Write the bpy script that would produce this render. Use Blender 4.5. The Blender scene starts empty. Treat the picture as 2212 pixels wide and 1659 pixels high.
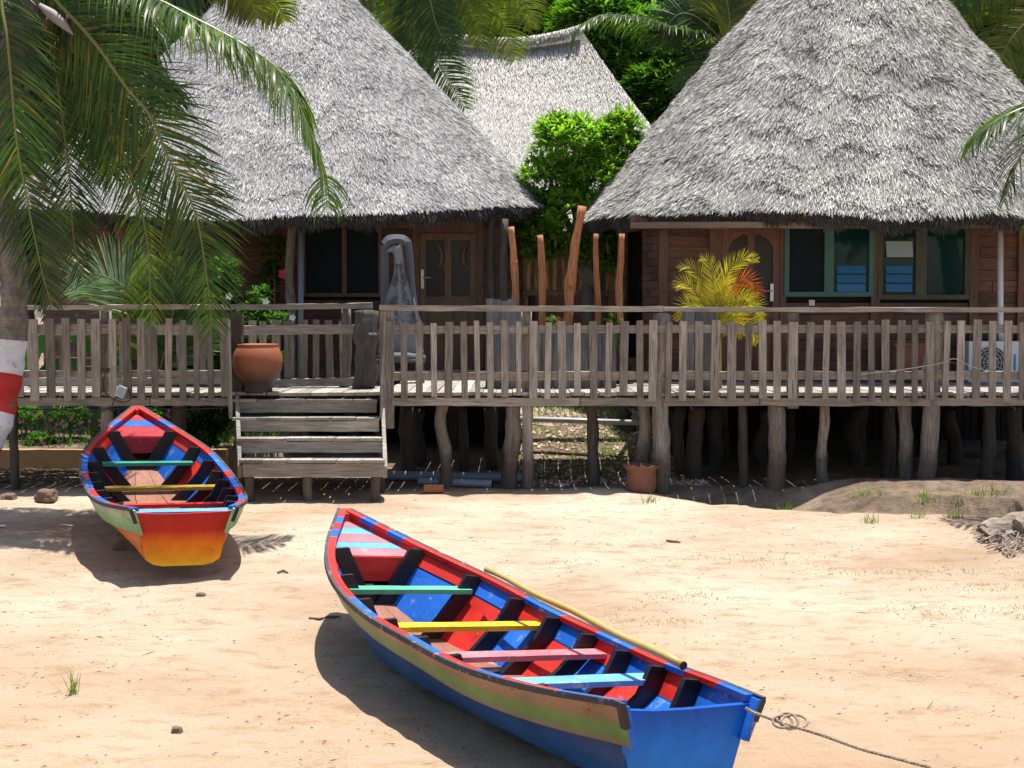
import bpy, math, random
import numpy as np
from mathutils import Vector, Matrix, noise as mnoise
random.seed(7); RNG = np.random.default_rng(7)
scene = bpy.context.scene
C = scene.collection
# ---------------------------------------------------------------- camera
PITCH = math.atan(149.5/3000)
cam = bpy.data.cameras.new('camera'); camo = bpy.data.objects.new('camera', cam); C.objects.link(camo)
camo.location = (0, 0, 1.85); camo.rotation_euler = (math.pi/2 - PITCH, 0, 0)
cam.sensor_width = 36; cam.lens = 36*3000/2212; cam.clip_end = 2000; cam.clip_start = .1
scene.camera = camo
# ---------------------------------------------------------------- light
SUN = Vector((.09, .15, 1)).normalized()
EL = math.asin(SUN.z); AZ = math.atan2(SUN.x, SUN.y)
w = bpy.data.worlds.new('World'); scene.world = w; w.use_nodes = True
nt = w.node_tree; sky = nt.nodes.new('ShaderNodeTexSky'); sky.sky_type = 'NISHITA'; sky.sun_disc = False
sky.sun_elevation = EL; sky.sun_rotation = AZ; sky.air_density = 1.0; sky.dust_density = 1.5
nt.links.new(sky.outputs[0], nt.nodes['Background'].inputs[0]); nt.nodes['Background'].inputs[1].default_value = .1
sl = bpy.data.lights.new('sun', 'SUN'); sl.energy = 5.0; sl.angle = math.radians(.5); sl.color = (1, .96, .9)
so = bpy.data.objects.new('sun', sl); C.objects.link(so); so.rotation_euler = SUN.to_track_quat('Z', 'Y').to_euler(); so.location = (0, 0, 30)
scene.view_settings.view_transform = 'Standard'; scene.view_settings.look = 'None'
scene.view_settings.exposure = .74; scene.view_settings.gamma = 1
scene.cycles.max_bounces = 6; scene.cycles.transparent_max_bounces = 6

# ---------------------------------------------------------------- helpers
def P(u, v, Y):
    """point at depth Y seen at (u, v) in a 2212 x 1659 copy of the photo"""
    a = (u-1106)/3000; b = (829.5-v)/3000
    c, s = math.cos(PITCH), math.sin(PITCH)
    dy = c + b*s; dz = -s + b*c
    return Vector((a*Y/dy, Y, 1.85 + dz*Y/dy))

def sst(a, b, x):
    t = min(1, max(0, (x-a)/(b-a))); return t*t*(3-2*t)

class MB:
    def __init__(s): s.v = []; s.f = []; s.m = []; s.uv = []; s.n = 0
    def add(s, vs, fs, m=0, uv=None):
        s.v.extend([tuple(p) for p in vs]); n = s.n
        for k, f in enumerate(fs):
            s.f.append(tuple(i+n for i in f)); s.m.append(m if isinstance(m, int) else m[k])
            s.uv.append(uv[k] if uv else None)
        s.n += len(vs)
    def box(s, c, d, rot=None, m=0):
        x, y, z = d[0]/2, d[1]/2, d[2]/2
        vs = [Vector((sx*x, sy*y, sz*z)) for sx in (-1, 1) for sy in (-1, 1) for sz in (-1, 1)]
        if rot is not None: vs = [rot @ q for q in vs]
        c = Vector(c); vs = [q+c for q in vs]
        s.add(vs, [(0,1,3,2),(4,6,7,5),(0,4,5,1),(2,3,7,6),(0,2,6,4),(1,5,7,3)], m)
    def b2(s, lo, hi, m=0):
        s.box([(lo[i]+hi[i])/2 for i in range(3)], [abs(hi[i]-lo[i]) for i in range(3)], m=m)
    def board(s, a, b, wd, th, side=(0, 0, 1), n=6, j=.004, m=0, chamf=0):
        """hand sawn board from a to b; wd measured along side, th across; edges wander"""
        a = Vector(a); b = Vector(b); t = (b-a).normalized(); sd = Vector(side); sd = (sd - t*sd.dot(t)).normalized(); nn = t.cross(sd)
        vs = []; sg = random.uniform(-1, 1)*min(j, .004)
        for i in range(n+1):
            c = a.lerp(b, i/n) + sd*(sg*math.sin(i/n*3.1) )
            for (p, q) in ((-1,-1),(1,-1),(1,1),(-1,1)):
                vs.append(c + sd*(p*wd/2 + random.uniform(-j, j)) + nn*(q*th/2 + random.uniform(-j, j)*.4))
        fs = [(3,2,1,0), tuple(4*n+i for i in range(4))]
        for i in range(n):
            for k in range(4):
                k2 = (k+1) % 4; fs.append((4*i+k, 4*i+k2, 4*i+4+k2, 4*i+4+k))
        s.add(vs, fs, m)
    def tube(s, pts, rs, n=10, m=0, cap=True, jit=0, closed=False):
        pts = [Vector(p) for p in pts]
        if not hasattr(rs, '__len__'): rs = [rs]*len(pts)
        vs = []; ref = None
        for i, p in enumerate(pts):
            if closed: t = pts[(i+1) % len(pts)] - pts[i-1]
            else: t = (pts[min(i+1, len(pts)-1)] - pts[max(i-1, 0)])
            t.normalize()
            if ref is None: ref = Vector((1, 0, 0)) if abs(t.x) < .8 else Vector((0, 1, 0))
            a = (ref - t*ref.dot(t)).normalized(); ref = a; b = t.cross(a)
            for k in range(n):
                an = 2*math.pi*k/n
                r = rs[i]*(1 + jit*mnoise.noise(Vector((math.cos(an)*1.3+p.x*3, math.sin(an)*1.3+p.y, p.z*3.0+i*.2))))
                vs.append(p + a*(r*math.cos(an)) + b*(r*math.sin(an)))
        fs = []; L = len(pts)
        for i in range(L if closed else L-1):
            for k in range(n):
                k2 = (k+1) % n; i2 = (i+1) % L
                fs.append((i*n+k, i*n+k2, i2*n+k2, i2*n+k))
        if cap and not closed: fs += [tuple(range(n-1, -1, -1)), tuple((L-1)*n+k for k in range(n))]
        s.add(vs, fs, m)
    def log(s, p0, p1, r0, r1, wob=.03, n=12, k=10, knots=0, m=0, seed=None):
        rd = random.Random(seed if seed is not None else random.random())
        p0 = Vector(p0); p1 = Vector(p1); ph = rd.uniform(0, 9); pts = []; rs = []
        kn = [rd.uniform(.2, .8) for _ in range(knots)]
        for i in range(k+1):
            t = i/k; q = p0.lerp(p1, t)
            q += Vector((math.sin(t*4+ph)+.5*math.sin(t*9+ph*2), math.cos(t*5+ph)*.6, 0))*wob*math.sin(min(1, t*3+.2)*1.57)
            pts.append(q); r = r0+(r1-r0)*t
            for kk in kn: r *= 1+.13*math.exp(-((t-kk)/.05)**2)
            rs.append(r)
        s.tube(pts, rs, n, m, True, .35)
        for kk in kn:
            i = int(kk*k); c = pts[i]; an = rd.uniform(-2.4, -.7)
            d = Vector((math.cos(an), math.sin(an), .4)).normalized()
            s.tube([c+d*rs[i]*.6, c+d*rs[i]*1.25], [r0*.42, r0*.25], 8, m)
    def lathe(s, c, prof, n=32, m=0, wav=None):
        vs = []; fs = []
        for i, (r, z) in enumerate(prof):
            for k in range(n):
                a = 2*math.pi*k/n; rr, zz = (r, z) if not wav else wav(i, a, r, z)
                vs.append((c[0]+rr*math.cos(a), c[1]+rr*math.sin(a), c[2]+zz))
        for i in range(len(prof)-1):
            for k in range(n):
                k2 = (k+1) % n; fs.append((i*n+k, i*n+k2, (i+1)*n+k2, (i+1)*n+k))
        s.add(vs, fs, m)
    def ngonprism(s, pts, d, m=0):
        """closed outline (convex or not) extruded along vector d"""
        n = len(pts); d = Vector(d)
        s.add([Vector(p) for p in pts]+[Vector(p)+d for p in pts],
              [tuple(range(n)), tuple(range(2*n-1, n-1, -1))]+[(i, i+n, (i+1) % n+n, (i+1) % n) for i in range(n)], m)

class QB:
    """numpy quads for leaves and strands"""
    def __init__(s): s.v = []; s.f = []; s.n = 0
    def strips(s, rows):
        # rows: list of (A, B) arrays (N,3): consecutive cross sections of N strips
        N = len(rows[0][0]); k = len(rows)
        arr = np.stack([x for r in rows for x in r], 1)           # N, 2k, 3
        base = s.n + np.arange(N)*2*k
        for i in range(k-1):
            s.f.append(np.stack([base+2*i, base+2*i+1, base+2*i+3, base+2*i+2], 1))
        s.v.append(arr.reshape(-1, 3)); s.n += N*2*k

def finish(name, me, mats, parent, smooth=False):
    for mm in (mats if isinstance(mats, (list, tuple)) else [mats]): me.materials.append(mm)
    o = bpy.data.objects.new(name, me); C.objects.link(o)
    if smooth: me.polygons.foreach_set('use_smooth', [True]*len(me.polygons))
    if parent is not None: o.parent = parent
    return o

def part(name, mb, mats, parent=None, smooth=False, local=False, base=None, label=None):
    off = Vector((0, 0, 0))
    if parent is not None and not local: off = Vector(parent.matrix_world.translation if not parent.get('loc') else parent['loc'])
    if parent is None and base is not None: off = Vector(base)
    me = bpy.data.meshes.new(name)
    if isinstance(mb, QB):
        V = np.concatenate(mb.v); F = np.concatenate(mb.f)
        if parent is None and base is None:
            off = Vector(((V[:,0].min()+V[:,0].max())/2, (V[:,1].min()+V[:,1].max())/2, V[:,2].min()))
        V = V - np.array(off)
        me.vertices.add(len(V)); me.vertices.foreach_set('co', V.ravel().astype(np.float32))
        me.loops.add(F.size); me.loops.foreach_set('vertex_index', F.ravel().astype(np.int32))
        me.polygons.add(len(F)); me.polygons.foreach_set('loop_start', np.arange(0, F.size, 4, dtype=np.int32))
        me.update(calc_edges=True); me.validate()
    else:
        if parent is None and base is None and mb.v:
            xs = [p[0] for p in mb.v]; ys = [p[1] for p in mb.v]
            off = Vector(((min(xs)+max(xs))/2, (min(ys)+max(ys))/2, min(p[2] for p in mb.v)))
        me.from_pydata([(x-off[0], y-off[1], z-off[2]) for x, y, z in mb.v], [], mb.f)
        me.polygons.foreach_set('material_index', mb.m)
        if any(u is not None for u in mb.uv):
            ul = me.uv_layers.new(name='UVMap'); li = 0
            for f, u in zip(mb.f, mb.uv):
                for k in range(len(f)): ul.data[li+k].uv = u[k] if u else (0, 0)
                li += len(f)
        me.update()
    o = finish(name, me, mats, parent, smooth)
    if parent is None: o.location = off
    if label: o['label'] = label
    return o

def root(name, label, cat, loc, group=None, rot=None):
    o = bpy.data.objects.new(name, None); C.objects.link(o); o.location = loc; o.empty_display_size = .2
    o['label'] = label; o['category'] = cat; o['loc'] = tuple(float(x) for x in loc)
    if group: o['group'] = group
    if rot is not None: o.rotation_euler = rot
    return o
def tag(o, label, cat, group=None, kind=None):
    o['label'] = label; o['category'] = cat
    if group: o['group'] = group
    if kind: o['kind'] = kind
    return o
def struct(o): o['kind'] = 'structure'; return o

# ---------------------------------------------------------------- materials
def newmat(name):
    m = bpy.data.materials.new(name); m.use_nodes = True; n = m.node_tree; b = n.nodes['Principled BSDF']
    return m, n, b
def N(n, t, **k):
    x = n.nodes.new(t)
    for a, v in k.items(): setattr(x, a, v)
    return x
def rnd_node(n):
    g = N(n, 'ShaderNodeNewGeometry'); o = N(n, 'ShaderNodeObjectInfo')
    a = N(n, 'ShaderNodeMath', operation='ADD'); f = N(n, 'ShaderNodeMath', operation='FRACT')
    n.links.new(g.outputs['Random Per Island'], a.inputs[0]); n.links.new(o.outputs['Random'], a.inputs[1]); n.links.new(a.outputs[0], f.inputs[0])
    return f.outputs[0]
def ramp(n, src, stops, interp='LINEAR'):
    r = N(n, 'ShaderNodeValToRGB'); r.color_ramp.interpolation = interp
    e = r.color_ramp.elements
    while len(e) < len(stops): e.new(.5)
    for i, (p, c) in enumerate(stops):
        e[i].position = p; e[i].color = (*c, 1) if len(c) == 3 else c
    n.links.new(src, r.inputs[0]); return r.outputs[0]
def mix(n, f, a, b, mode='MIX'):
    x = N(n, 'ShaderNodeMix', data_type='RGBA', blend_type=mode)
    for i, s in ((0, f), (6, a), (7, b)):
        if isinstance(s, (int, float)): x.inputs[i].default_value = s
        elif isinstance(s, tuple): x.inputs[i].default_value = (*s, 1) if len(s) == 3 else s
        else: n.links.new(s, x.inputs[i])
    return x.outputs[2]
def tex(n, scale, detail=4, mapscale=None, off=None, rough=.6, coord='Object'):
    tc = N(n, 'ShaderNodeTexCoord'); mp = N(n, 'ShaderNodeMapping')
    n.links.new(tc.outputs[coord], mp.inputs[0])
    if mapscale: mp.inputs['Scale'].default_value = mapscale
    if off is not None:
        v = N(n, 'ShaderNodeCombineXYZ'); mu = N(n, 'ShaderNodeMath', operation='MULTIPLY'); mu.inputs[1].default_value = 37
        n.links.new(off, mu.inputs[0])
        for i in range(3): n.links.new(mu.outputs[0], v.inputs[i])
        n.links.new(v.outputs[0], mp.inputs['Location'])
    t = N(n, 'ShaderNodeTexNoise'); t.inputs['Scale'].default_value = scale; t.inputs['Detail'].default_value = detail; t.inputs['Roughness'].default_value = rough
    n.links.new(mp.outputs[0], t.inputs['Vector']); return t.outputs[0]
def bump(n, b, h, s=.3, d=.01):
    x = N(n, 'ShaderNodeBump'); x.inputs['Strength'].default_value = s; x.inputs['Distance'].default_value = d
    n.links.new(h, x.inputs['Height']); n.links.new(x.outputs[0], b.inputs['Normal'])
def setc(n, b, c):
    if isinstance(c, tuple): b.inputs['Base Color'].default_value = (*c, 1)
    else: n.links.new(c, b.inputs['Base Color'])

def wood(name, lo, hi, axis='z', var=.5, dark=(.03,.022,.017), rough=.8, crack=.5, damp=False):
    m, n, b = newmat(name); r = rnd_node(n)
    ms = {'x': (1.2, 14, 14), 'y': (14, 1.2, 14), 'z': (14, 14, 1.2)}[axis]
    g = tex(n, 3, 6, ms, r, .65); c = ramp(n, g, [(.3, lo), (.7, hi)])
    g2 = tex(n, 1.6, 3, None, r); c = mix(n, ramp(n, g2, [(.35, (0,0,0)), (.7, (.55,.55,.55))]), c, tuple(x*.6 for x in lo))
    ms2 = tuple(x*2.2 if x > 2 else x*.7 for x in ms)
    g3 = tex(n, 3.5, 3, ms2, r); c = mix(n, ramp(n, g3, [(.34, (crack,)*3), (.43, (0,0,0))]), c, dark)
    if damp:
        tc = N(n, 'ShaderNodeTexCoord'); sx = N(n, 'ShaderNodeSeparateXYZ'); n.links.new(tc.outputs['Object'], sx.inputs[0]); gd = tex(n, 5, 4)
        ad = N(n, 'ShaderNodeMath', operation='MULTIPLY_ADD'); n.links.new(gd, ad.inputs[0]); ad.inputs[1].default_value = -.5; n.links.new(sx.outputs[2], ad.inputs[2])
        c = mix(n, ramp(n, ad.outputs[0], [(0, (.75,)*3), (.2, (0,0,0))]), c, (.07,.05,.035))
    v = N(n, 'ShaderNodeMapRange'); n.links.new(r, v.inputs[0]); v.inputs[3].default_value = 1-var; v.inputs[4].default_value = 1+var*.6
    hs = N(n, 'ShaderNodeHueSaturation'); n.links.new(v.outputs[0], hs.inputs['Value']); n.links.new(c, hs.inputs['Color'])
    setc(n, b, hs.outputs[0]); b.inputs['Roughness'].default_value = rough; bump(n, b, g, .6, .01); return m

def paint(name, col, wear=(.3,.22,.15), amt=.25, rough=.42, scale=9, var=.25):
    m, n, b = newmat(name); r = rnd_node(n)
    g = tex(n, scale, 6, (1, 1, 1), r, .7); g2 = tex(n, 2.5, 4, (1, .6, 2), r)
    c = mix(n, ramp(n, g2, [(.3, (0,0,0)), (.75, (1,1,1))]), tuple(x*(1-var) for x in col), tuple(min(1, x*(1+var)+.015) for x in col))
    c = mix(n, ramp(n, g, [(.37, (1,1,1)), (.41, (0,0,0))]), c, mix(n, amt+.25, col, wear)); gs = tex(n, 22, 4, (1, .12, 1.5), r, .8); c = mix(n, ramp(n, gs, [(.32, (.7,)*3), (.37, (0,0,0))]), c, tuple(x*.3 for x in col))
    g4 = tex(n, 30, 3, (1, .3, 1), r); c = mix(n, ramp(n, g4, [(.66, (0,0,0)), (.75, (.25,)*3)]), c, (.75, .7, .62))
    setc(n, b, c); b.inputs['Roughness'].default_value = rough; b.inputs['Specular IOR Level'].default_value = .28
    bump(n, b, g, .25, .004); return m

def leafm(name, lo, hi, trans=.35, rough=.35, yel=None):
    m, n, b = newmat(name); r = rnd_node(n)
    st = [(0, lo), (1, hi)] if not yel else [(0, lo), (.8, hi), (.9, hi), (1, yel)]
    c = ramp(n, r, st); nv = tex(n, 1.6, 3); mv = N(n, 'ShaderNodeMapRange'); n.links.new(nv, mv.inputs[0]); mv.inputs[1].default_value = .35; mv.inputs[2].default_value = .65; mv.inputs[3].default_value = .6; mv.inputs[4].default_value = 1.3
    hv = N(n, 'ShaderNodeHueSaturation'); n.links.new(mv.outputs[0], hv.inputs['Value']); n.links.new(c, hv.inputs['Color']); c = hv.outputs[0]
    setc(n, b, c); b.inputs['Roughness'].default_value = rough+.08; b.inputs['Specular IOR Level'].default_value = .32
    t = N(n, 'ShaderNodeBsdfTranslucent'); c2 = mix(n, 1.0, c, (1.5, 1.7, .5), 'MULTIPLY'); n.links.new(c2, t.inputs[0])
    x = N(n, 'ShaderNodeMixShader'); x.inputs[0].default_value = trans
    n.links.new(b.outputs[0], x.inputs[1]); n.links.new(t.outputs[0], x.inputs[2]); n.links.new(x.outputs[0], n.nodes['Material Output'].inputs[0]); return m

def plain(name, col, rough=.6, metal=0, nz=.15, scale=12, bs=.1):
    m, n, b = newmat(name); g = tex(n, scale, 4)
    c = mix(n, g, tuple(x*(1-nz) for x in col), tuple(min(1, x*(1+nz)) for x in col)); setc(n, b, c)
    b.inputs['Roughness'].default_value = rough; b.inputs['Metallic'].default_value = metal; bump(n, b, g, bs, .005); return m

def sandmat():
    m, n, b = newmat('sand')
    g = tex(n, .35, 5, (1, 1.6, 1)); c = ramp(n, g, [(.34, (.48, .345, .235)), (.5, (.61, .485, .36)), (.66, (.69, .60, .465))])
    g2 = tex(n, 3.5, 8, (1, 2.2, 1), None, .75); c = mix(n, ramp(n, g2, [(.36, (.65,)*3), (.5, (0,0,0))]), c, (.38, .235, .135))
    sp = tex(n, 26, 3, (1, 2.4, 1)); c = mix(n, ramp(n, sp, [(.68, (0,0,0)), (.74, (.7,)*3)]), c, (.16, .1, .06))
    fine = tex(n, 160, 3); c = mix(n, ramp(n, fine, [(.35, (.3,)*3), (.6, (0,0,0))]), c, (.3, .2, .12))
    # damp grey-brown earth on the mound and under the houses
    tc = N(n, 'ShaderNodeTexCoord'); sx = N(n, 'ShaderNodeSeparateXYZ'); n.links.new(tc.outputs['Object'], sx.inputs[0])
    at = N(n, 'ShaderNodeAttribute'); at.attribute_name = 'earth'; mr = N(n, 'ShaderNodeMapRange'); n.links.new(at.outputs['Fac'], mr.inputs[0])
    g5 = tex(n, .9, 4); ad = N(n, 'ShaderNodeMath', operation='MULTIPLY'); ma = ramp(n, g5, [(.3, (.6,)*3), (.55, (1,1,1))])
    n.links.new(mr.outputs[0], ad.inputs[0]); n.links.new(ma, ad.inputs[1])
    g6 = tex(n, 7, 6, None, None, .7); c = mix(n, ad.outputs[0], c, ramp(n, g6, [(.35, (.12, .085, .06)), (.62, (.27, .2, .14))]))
    # redder close to the camera
    mr2 = N(n, 'ShaderNodeMapRange'); n.links.new(sx.outputs[1], mr2.inputs[0]); mr2.inputs[1].default_value = 11; mr2.inputs[2].default_value = 7; mr2.inputs[4].default_value = .38
    c = mix(n, mr2.outputs[0], c, (.56, .34, .18))
    setc(n, b, c); b.inputs['Roughness'].default_value = .95; b.inputs['Specular IOR Level'].default_value = .1
    a = N(n, 'ShaderNodeMath', operation='ADD'); n.links.new(g2, a.inputs[0]); s2 = tex(n, 45, 5, (1, 1.5, 1), None, .7); n.links.new(s2, a.inputs[1])
    bump(n, b, a.outputs[0], .9, .035); return m

def thatchbase(name, col):
    m, n, b = newmat(name); g = tex(n, 30, 6, (1, 1, .4), None, .75)
    c = ramp(n, g, [(.35, tuple(x*.3 for x in col)), (.62, col)]); setc(n, b, c); b.inputs['Roughness'].default_value = 1; b.inputs['Specular IOR Level'].default_value = .1
    bump(n, b, g, 1, .05); return m
def strandm(name, lo, hi, patch=.4):
    m, n, b = newmat(name); r = rnd_node(n); c = ramp(n, r, [(0, tuple(x*.6 for x in lo)), (.25, lo), (1, hi)])
    g = tex(n, 1.1, 5); c = mix(n, ramp(n, g, [(.35, (patch,)*3), (.62, (0,0,0))]), c, tuple(x*.42 for x in lo))
    setc(n, b, c); b.inputs['Roughness'].default_value = .85; b.inputs['Specular IOR Level'].default_value = .2; return m

GREY = wood('weathered_picket', (.2,.17,.14), (.46,.41,.35), 'z', .55, (.03,.022,.017), .8, .75)
GREYX = wood('weathered_rail', (.22,.19,.155), (.48,.43,.37), 'x', .3)
GREYY = wood('deck_plank', (.25,.22,.185), (.5,.45,.38), 'y', .35)
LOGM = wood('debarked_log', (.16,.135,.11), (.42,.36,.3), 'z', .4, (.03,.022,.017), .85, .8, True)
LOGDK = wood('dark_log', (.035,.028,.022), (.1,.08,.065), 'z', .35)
ORANGE = wood('orange_pole', (.33,.11,.04), (.68,.31,.12), 'z', .25, (.08,.03,.015), .65, .9)
WALL = wood('wall_board', (.05,.019,.011), (.19,.068,.03), 'x', .55, (.02,.008,.005), .55)
FRAMEW = wood('brown_frame', (.07,.03,.016), (.17,.075,.037), 'z', .2, (.03,.015,.01), .5)
DOORW = wood('door_wood', (.09,.045,.024), (.2,.105,.052), 'z', .12, (.04,.02,.012), .5)
REDDOOR = wood('red_door_wood', (.085,.028,.015), (.19,.065,.03), 'z', .12, (.04,.015,.01), .4)
BEAM = wood('roof_beam', (.15,.1,.065), (.3,.22,.15), 'x', .2)
BAMBOO = wood('bamboo', (.5,.32,.1), (.7,.5,.2), 'z', .2)
GREENF = plain('green_frame', (.03,.12,.1), .45)
DARK = plain('dark_backing', (.018,.013,.01), .9)  # near-black backing; darkness under the houses is put into its colour
WHITE = plain('white_plastic', (.62,.64,.62), .4)
PVC = plain('grey_pipe', (.2,.24,.29), .35)
METAL = plain('metal', (.5,.5,.48), .3, 1)
BLACKP = plain('black_plastic', (.015,.015,.017), .4)
TERRA = plain('terracotta', (.34,.115,.045), .7, 0, .3, 7, .25)
TERRAD = plain('old_terracotta', (.2,.085,.05), .85, 0, .35, 9, .3)
STONE = plain('stone', (.16,.11,.075), .95, 0, .4, 9, .6)
CONC = plain('kerb_plaster', (.36,.23,.12), .9, 0, .25, 6, .3)
BRICKM = plain('brick_clay', (.36,.12,.06), .9, 0, .3, 30, .5)
CARVE = plain('carved_grey', (.09,.098,.11), .8, 0, .4, 14, .5)
CARVL = plain('carved_pale', (.21,.215,.215), .8, 0, .3, 20, .5)
def glassm(name, col, rough=.04, spec=.5):
    m, n, b = newmat(name); g = tex(n, 2.2, 2); setc(n, b, col); b.inputs['Roughness'].default_value = rough; b.inputs['Specular IOR Level'].default_value = spec
    bump(n, b, g, .06, .02); return m
GLASS = glassm('dark_glass', (.006,.028,.026), .04, .28); GLASSB = glassm('blue_louvre_glass', (.04,.16,.34), .12, .6); SCREEN = glassm('fly_screen', (.008,.016,.02), .6, .12)
GLASSW = glassm('pale_glass', (.32,.4,.44), .3, .6)  # pale panel in the right window, also the floodlight glass
DOORG = glassm('smoked_door_glass', (.02,.014,.011), .3, .3)
PALM = leafm('palm_leaflet', (.02,.052,.014), (.062,.125,.022), .36, .32, (.2,.16,.03))
PALMV = leafm('palm_leaflet_bright', (.03,.07,.015), (.1,.18,.025), .4, .32, (.2,.17,.03))
PALMY = leafm('palm_leaflet_yellowing', (.08,.12,.015), (.2,.22,.03), .4, .35)
PALMS = leafm('palm_leaflet_shiny', (.12,.2,.09), (.3,.42,.22), .3, .2)
PALMD = leafm('palm_leaflet_far', (.02,.045,.015), (.06,.11,.03), .3, .35)
RACH = plain('leaf_rib', (.16,.16,.035), .45)
MANGO = leafm('mango_leaf', (.07,.17,.02), (.28,.46,.07), .45, .3)
FOL = leafm('background_leaf', (.04,.11,.015), (.18,.36,.05), .4, .38)
FOLD = leafm('background_leaf_dark', (.022,.07,.014), (.1,.22,.03), .4, .4)
GOLD = leafm('golden_leaflet', (.3,.27,.015), (.75,.58,.05), .4, .35)
REDL = leafm('red_leaflet', (.4,.05,.01), (.6,.16,.02), .45, .35)
SHRUB = leafm('shrub_leaf', (.03,.1,.012), (.1,.22,.03), .4, .35)
BANANA = leafm('banana_leaf', (.03,.1,.012), (.06,.18,.02), .45, .3)
GRASS = leafm('grass_blade', (.08,.16,.025), (.26,.34,.08), .35, .5)
DRYG = leafm('dry_stem', (.1,.07,.04), (.26,.19,.1), .2, .7)
PINK = plain('pink_petal', (.6,.12,.4), .6); REDP = plain('red_petal', (.75,.03,.06), .5); WHITEP = plain('white_petal', (.8,.8,.78), .6); ORP = plain('orange_petal', (.8,.1,.02), .5)
BARK = plain('grey_bark', (.17,.14,.11), .9, 0, .35, 10, .8)
def palmbark(name):
    m, n, b = newmat(name); tc = N(n, 'ShaderNodeTexCoord'); wv = N(n, 'ShaderNodeTexWave', bands_direction='Z')
    wv.inputs['Scale'].default_value = 5; wv.inputs['Distortion'].default_value = 3; wv.inputs['Detail'].default_value = 3; n.links.new(tc.outputs['Object'], wv.inputs[0])
    g = tex(n, 14, 6, (1, 1, .5)); c = ramp(n, g, [(.3, (.07,.06,.05)), (.7, (.23,.2,.17))]); c = mix(n, ramp(n, wv.outputs[0], [(0, (.35,)*3), (.12, (0,0,0))]), c, (.06,.05,.04))
    setc(n, b, c); b.inputs['Roughness'].default_value = .95; bump(n, b, g, .5, .02); return m
PBARK = palmbark('palm_bark')
TWHITE = paint('white_trunk_paint', (.6,.6,.62), (.3,.26,.22), .5, .8, 7); TRED = paint('red_trunk_paint', (.42,.022,.014), (.2,.1,.07), .5, .7, 7)
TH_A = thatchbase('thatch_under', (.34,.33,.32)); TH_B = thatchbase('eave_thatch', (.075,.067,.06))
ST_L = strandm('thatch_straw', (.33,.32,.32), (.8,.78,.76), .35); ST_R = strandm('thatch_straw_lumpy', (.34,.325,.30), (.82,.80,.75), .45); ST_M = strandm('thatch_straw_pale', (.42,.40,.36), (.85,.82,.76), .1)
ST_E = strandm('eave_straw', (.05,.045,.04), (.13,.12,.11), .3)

# ---------------------------------------------------------------- ground
def fbm(x, y, s, o=3): return mnoise.fractal(Vector((x*s, y*s, 3.3)), .6, 2.1, o)
def gz(x, y):
    z = -.05 - .042*(15-y) if y < 15 else -.05
    if y < 2: z = -.6
    z += .03*fbm(x, y*1.4, .5) * (1 if y < 16 else .3)
    # hollow and earth mound in front of the right house
    yd = 14.45 - .28*max(0, x-1.5) if x < 4 else 13.75 - .1*(x-4)
    k = sst(1.0, 2.6, x)
    z -= .24*k*math.exp(-((y-yd-.45)/.36)**2)*(1-sst(2.9, 3.8, x)*.85)
    if x > 2.4: z -= .045*math.exp(-((y-yd)/.12)**2); z += .17*sst(2.4, 3.4, x)*sst(yd+.02, yd+.3, y)*(1-sst(14.7, 15.4, y)) * (.8+.5*mnoise.noise(Vector((x*1.2, y*2, 0))))
    z += .3*math.exp(-(((x-5.45)/.75)**2 + ((y-11.9)/.5)**2))
    # bank in the gap and garden on the left
    if y > 15.5:
        if -.2 < x < 2.2: z += .62*sst(15.8, 18.2, y)*sst(-.2, .15, x)*(1-sst(1.7, 2.2, x))
        if x < -2.9: z += .30*sst(16.42, 16.5, y) + .18*sst(16.5, 19, y)
        z += .5*sst(24, 28, y) * (0 if x < -2.9 else 1)
    return z
def axis(a, b, fine0, fine1, st, grow=1.25):
    v = list(np.arange(fine0, fine1, st)); d = st
    x = v[-1]
    while x < b: d *= grow; x += d; v.append(x)
    x = v[0]; d = st; pre = []
    while x > a: d *= grow; x -= d; pre.append(x)
    return pre[::-1]+v
xs = axis(-400, 400, -6.2, 7, .045); ys = axis(-300, 600, 5.6, 18.6, .05)
mb = MB(); nx = len(xs)
vv = []
for y in ys:
    for x in xs:
        z = gz(x, y)
        if -7 < x < 8 and 5 < y < 15.3:
            z += .007*mnoise.noise(Vector((x*4.2, y*5, 0))) + .007*mnoise.noise(Vector((x*9, y*14, 5)))
            f = mnoise.noise(Vector((x*2.6, y*3.2, 9)));  z -= .04*max(0, f-.28)*2
        vv.append((x, y, z))
mb.add(vv, [(j*nx+i, j*nx+i+1, (j+1)*nx+i+1, (j+1)*nx+i) for j in range(len(ys)-1) for i in range(nx-1)])
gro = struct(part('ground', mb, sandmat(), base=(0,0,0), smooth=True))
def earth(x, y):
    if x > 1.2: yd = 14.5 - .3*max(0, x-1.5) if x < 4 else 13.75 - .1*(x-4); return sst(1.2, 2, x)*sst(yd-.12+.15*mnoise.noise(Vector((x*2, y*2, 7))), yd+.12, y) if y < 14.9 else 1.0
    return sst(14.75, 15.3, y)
ea = gro.data.attributes.new('earth', 'FLOAT', 'POINT'); ea.data.foreach_set('value', [earth(p[0], p[1]) for p in vv])

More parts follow.
